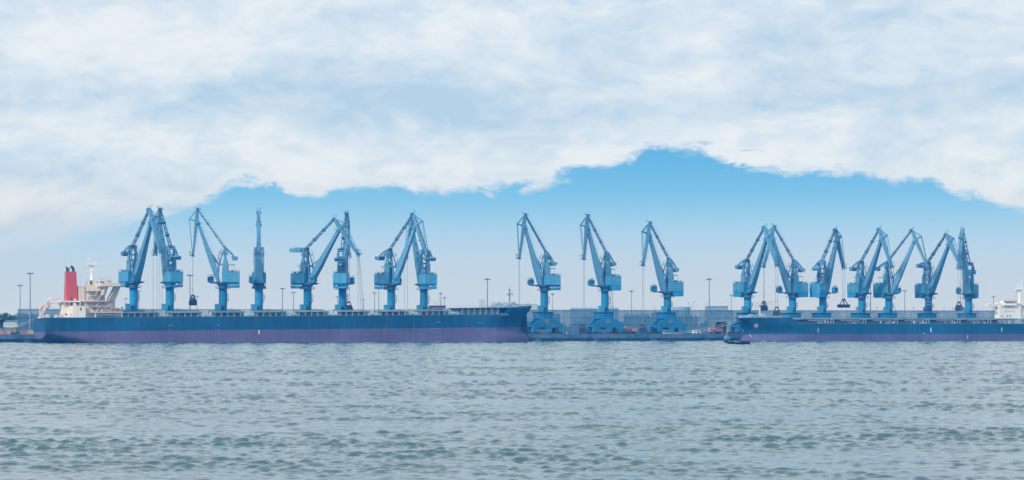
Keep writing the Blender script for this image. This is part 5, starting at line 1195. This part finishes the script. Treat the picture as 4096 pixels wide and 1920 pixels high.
building(1693, 1716, 1227, 1290, M['wall_blue'], 'low pale cabin left of the purplish block', dep=8, name='cabin')
for a in ((2500, 2600, 1262, 1420, 'low dark shed behind the net left of the shorter open crane'), (2610, 2700, 1252, 1440, 'tall dark shed behind the net at the shorter open crane'),
          (2705, 2790, 1266, 1430, 'low dark shed behind the net above the white van'), (2150, 2240, 1256, 1400, 'dark shed behind the net right of the left ship bow'), (2330, 2400, 1264, 1410, 'low dark shed behind the net left of the taller open crane')):
    building(a[0], a[1], a[2], a[3], M['shed_dark'], a[4], cat='shed', dep=12, bits=5, name='storage_shed')
# round tank
Y = 1650; o = thing('storage_tank', 'wide flat-topped tank above the fence right of the shorter open crane', 'tank', (wx(2729, Y), Y + 10, QZ - .4))
mb = MB(); rr = (wx(2765, Y) - wx(2693, Y)) / 2; h_ = wz(1228, Y) - QZ + .4; mb.tube((0, 0, 0), (0, 0, h_), rr, n=40); mb.build('shell', M['wall_blue'], o, True)
mb = MB(); mb.tube((0, 0, h_), (0, 0, h_ + .5), rr, rr * .15, n=40); mb.build('roof', M['wall_blue'], o)
# lattice tower
Y = 1660; o = thing('lattice_tower', 'slim lattice tower right of the taller open crane column', 'tower', (wx(2447, Y), Y, QZ - .4)); h_ = wz(1160, Y) - QZ; mb = MB()
n = 14
for i in range(n):
    a = 1.7 * (1 - .6 * i / n); b = 1.7 * (1 - .6 * (i + 1) / n); z0, z1 = h_ * i / n, h_ * (i + 1) / n
    for x, y in ((-1, -1), (1, -1), (1, 1), (-1, 1)):
        mb.tube((x * a, y * a, z0), (x * b, y * b, z1), .14, n=4); x2, y2 = -y, x; mb.tube((x * a, y * a, z0), (x2 * b, y2 * b, z1), .09, n=4); mb.tube((x * b, y * b, z1), (x2 * b, y2 * b, z1), .09, n=4)
mb.box(-2.6, -.2, -1, 1, h_ * .3, h_ * .3 + 2.5); mb.box(-1.2, 1.6, -1, 1, h_ * .62, h_ * .62 + .4); mb.build('lattice', M['mast'], o)
# left warehouses
def gable(px0, px1, pyt, pye, Y, m, mr_, label):
    x0, x1 = wx(px0, Y), wx(px1, Y); o = thing('warehouse', label, 'warehouse', ((x0 + x1) / 2, Y + 12, QZ - .4)); L = x1 - x0; h1, h2 = wz(pye, Y) - QZ + .4, wz(pyt, Y) - QZ + .4
    mb = MB(); mb.box(-L / 2, L / 2, -12, 12, 0, h1)
    for i in range(int(L / 3)): mb.box(-L / 2 + i * 3, -L / 2 + i * 3 + .2, -12.1, -12, 0, h1)
    mb.build('wall', m, o)
    mb = MB(); mb.prism([(-12.6, h1), (12.6, h1), (0, h2)], -L / 2 - .4, L / 2 + .4, 'x'); mb.build('roof', mr_, o)
gable(-160, 69, 1281, 1284, 1330, M['wall_pale'], M['green_roof'], 'pale long warehouse under the trees at the left edge')
gable(-60, 66, 1306, 1309, 1290, M['green_roof'], M['wall_pale'], 'low green-grey shed before the pale warehouse at left')
# far blocks and far cranes, haze fade painted into their pale grey
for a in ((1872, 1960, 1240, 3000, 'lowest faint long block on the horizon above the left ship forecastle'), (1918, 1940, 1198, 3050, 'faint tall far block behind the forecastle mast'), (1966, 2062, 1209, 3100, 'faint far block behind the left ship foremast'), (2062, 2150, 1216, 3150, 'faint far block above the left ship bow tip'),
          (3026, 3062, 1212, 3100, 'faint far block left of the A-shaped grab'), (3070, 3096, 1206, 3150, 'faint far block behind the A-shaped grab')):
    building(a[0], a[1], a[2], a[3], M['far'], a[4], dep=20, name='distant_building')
FARG = None
def far_crane(px, py, flip, label):
    global FARG
    Y = 3200; zt = wz(py, Y) - QZ + .4
    o = thing('distant_crane', label, 'crane', (wx(px, Y), Y, QZ - .4), 0, 'faint cranes in the far haze'); o.scale = (flip * zt / 44, zt / 44, zt / 44)
    if FARG is None:
        FARG = {}
        mb = MB(); mb.tube((0, 0, 4), (0, 0, 16), 2, n=10); mb.box(-5, 5, -4, 4, 3, 5)
        for x in (-5, 4): mb.box(x, x + 1, -4, 4, 0, 3)
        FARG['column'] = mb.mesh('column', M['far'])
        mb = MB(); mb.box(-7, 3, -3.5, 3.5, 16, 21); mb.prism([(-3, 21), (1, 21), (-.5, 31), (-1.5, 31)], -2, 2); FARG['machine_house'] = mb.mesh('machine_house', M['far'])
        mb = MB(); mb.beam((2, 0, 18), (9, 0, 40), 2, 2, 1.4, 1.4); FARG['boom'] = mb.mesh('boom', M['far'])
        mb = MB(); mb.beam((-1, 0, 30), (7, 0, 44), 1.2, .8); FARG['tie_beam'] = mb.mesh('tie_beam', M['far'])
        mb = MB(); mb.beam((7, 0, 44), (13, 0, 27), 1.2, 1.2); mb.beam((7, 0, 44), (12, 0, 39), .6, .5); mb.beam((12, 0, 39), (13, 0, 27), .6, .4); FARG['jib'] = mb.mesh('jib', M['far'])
    for k, v in FARG.items(): inst(k, v, o)
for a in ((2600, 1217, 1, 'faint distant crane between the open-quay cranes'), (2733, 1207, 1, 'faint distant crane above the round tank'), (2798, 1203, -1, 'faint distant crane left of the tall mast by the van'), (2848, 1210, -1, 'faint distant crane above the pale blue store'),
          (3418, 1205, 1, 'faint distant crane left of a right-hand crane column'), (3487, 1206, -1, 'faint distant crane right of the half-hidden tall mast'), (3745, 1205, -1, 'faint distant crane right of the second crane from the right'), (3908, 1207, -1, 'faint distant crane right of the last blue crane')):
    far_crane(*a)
# trees
def tree_parts(seed):
    r_ = np.random.default_rng(seed); mb = MB(); mb.tube((0, 0, 0), (.2, 0, 5), .3, .2, n=7)
    for k in range(6): a = r_.uniform(0, 6.28); z = 3 + k * .9; mb.tube((.1, 0, z), (1.8 * math.cos(a), 1.8 * math.sin(a), z + 1.8), .1, .04, n=5)
    mb.tube((.2, 0, 5), (.1, 0, 10), .2, .04, n=6)
    tm = mb.mesh('trunk', M['bark']); mb = MB()
    cl = [(r_.normal(0, 1.35), r_.normal(0, 1.2), 4.0 + 7.0 * r_.uniform(0, 1) ** .9, r_.uniform(.45, 1.15)) for _ in range(26)]
    for cx0, cy0, cz0, cr in cl:
        sh_ = 1 - .35 * max(0, (cz0 - 7) / 4); cx0 *= sh_
        for _ in range(34):
            v = Vector(r_.normal(0, 1, 3)).normalized() * cr * r_.uniform(.3, 1) ** .5; c_ = Vector((cx0, cy0, cz0)) + v; n_ = Vector(r_.normal(0, 1, 3)).normalized(); a = n_.orthogonal() * r_.uniform(.14, .30); b = n_.cross(a)
            mb.add([c_ - a, c_ - b * .7, c_ + a, c_ + b * .7], [(0, 1, 2, 3)])
    return tm, mb.mesh('crown', M['leaf'])
TR = [tree_parts(i) for i in range(4)]
def tree(px, Y, pyt, k, label):
    o = thing('tree', label, 'tree', (wx(px, Y), Y, QZ - .4), random.uniform(0, 6), 'trees behind the yard at left'); s_ = (wz(pyt, Y) - QZ) / 11.0; o.scale = (s_, s_, s_)
    inst('trunk', TR[k][0], o); inst('crown', TR[k][1], o)
for i, (px, py) in enumerate(((5, 1262), (16, 1254), (25, 1253), (33, 1262), (44, 1264), (54, 1258), (64, 1263), (72, 1262))):
    tree(px, 1380 + (i % 3) * 12, py, i % 4, 'dark green tree above the pale warehouse, number %s from the frame edge' % ('one two three four five six seven eight'.split()[i]))
for i, px in enumerate((84, 95, 107, 118, 131, 146, 158, 170, 183, 196, 210, 224, 238)):
    tree(px, 1345 + (i % 4) * 9, 1252 + (i * 7) % 13, (i + 1) % 4, 'tree seen through the net fence at left, %s along the row' % ('first second third fourth fifth sixth seventh eighth ninth tenth eleventh twelfth thirteenth'.split()[i]))
for i in crane_info: print('TIP', [round(v, 1) for v in (i[0], CX + F * i[1] / i[2], HY - (i[3] - H) * F / i[2])])
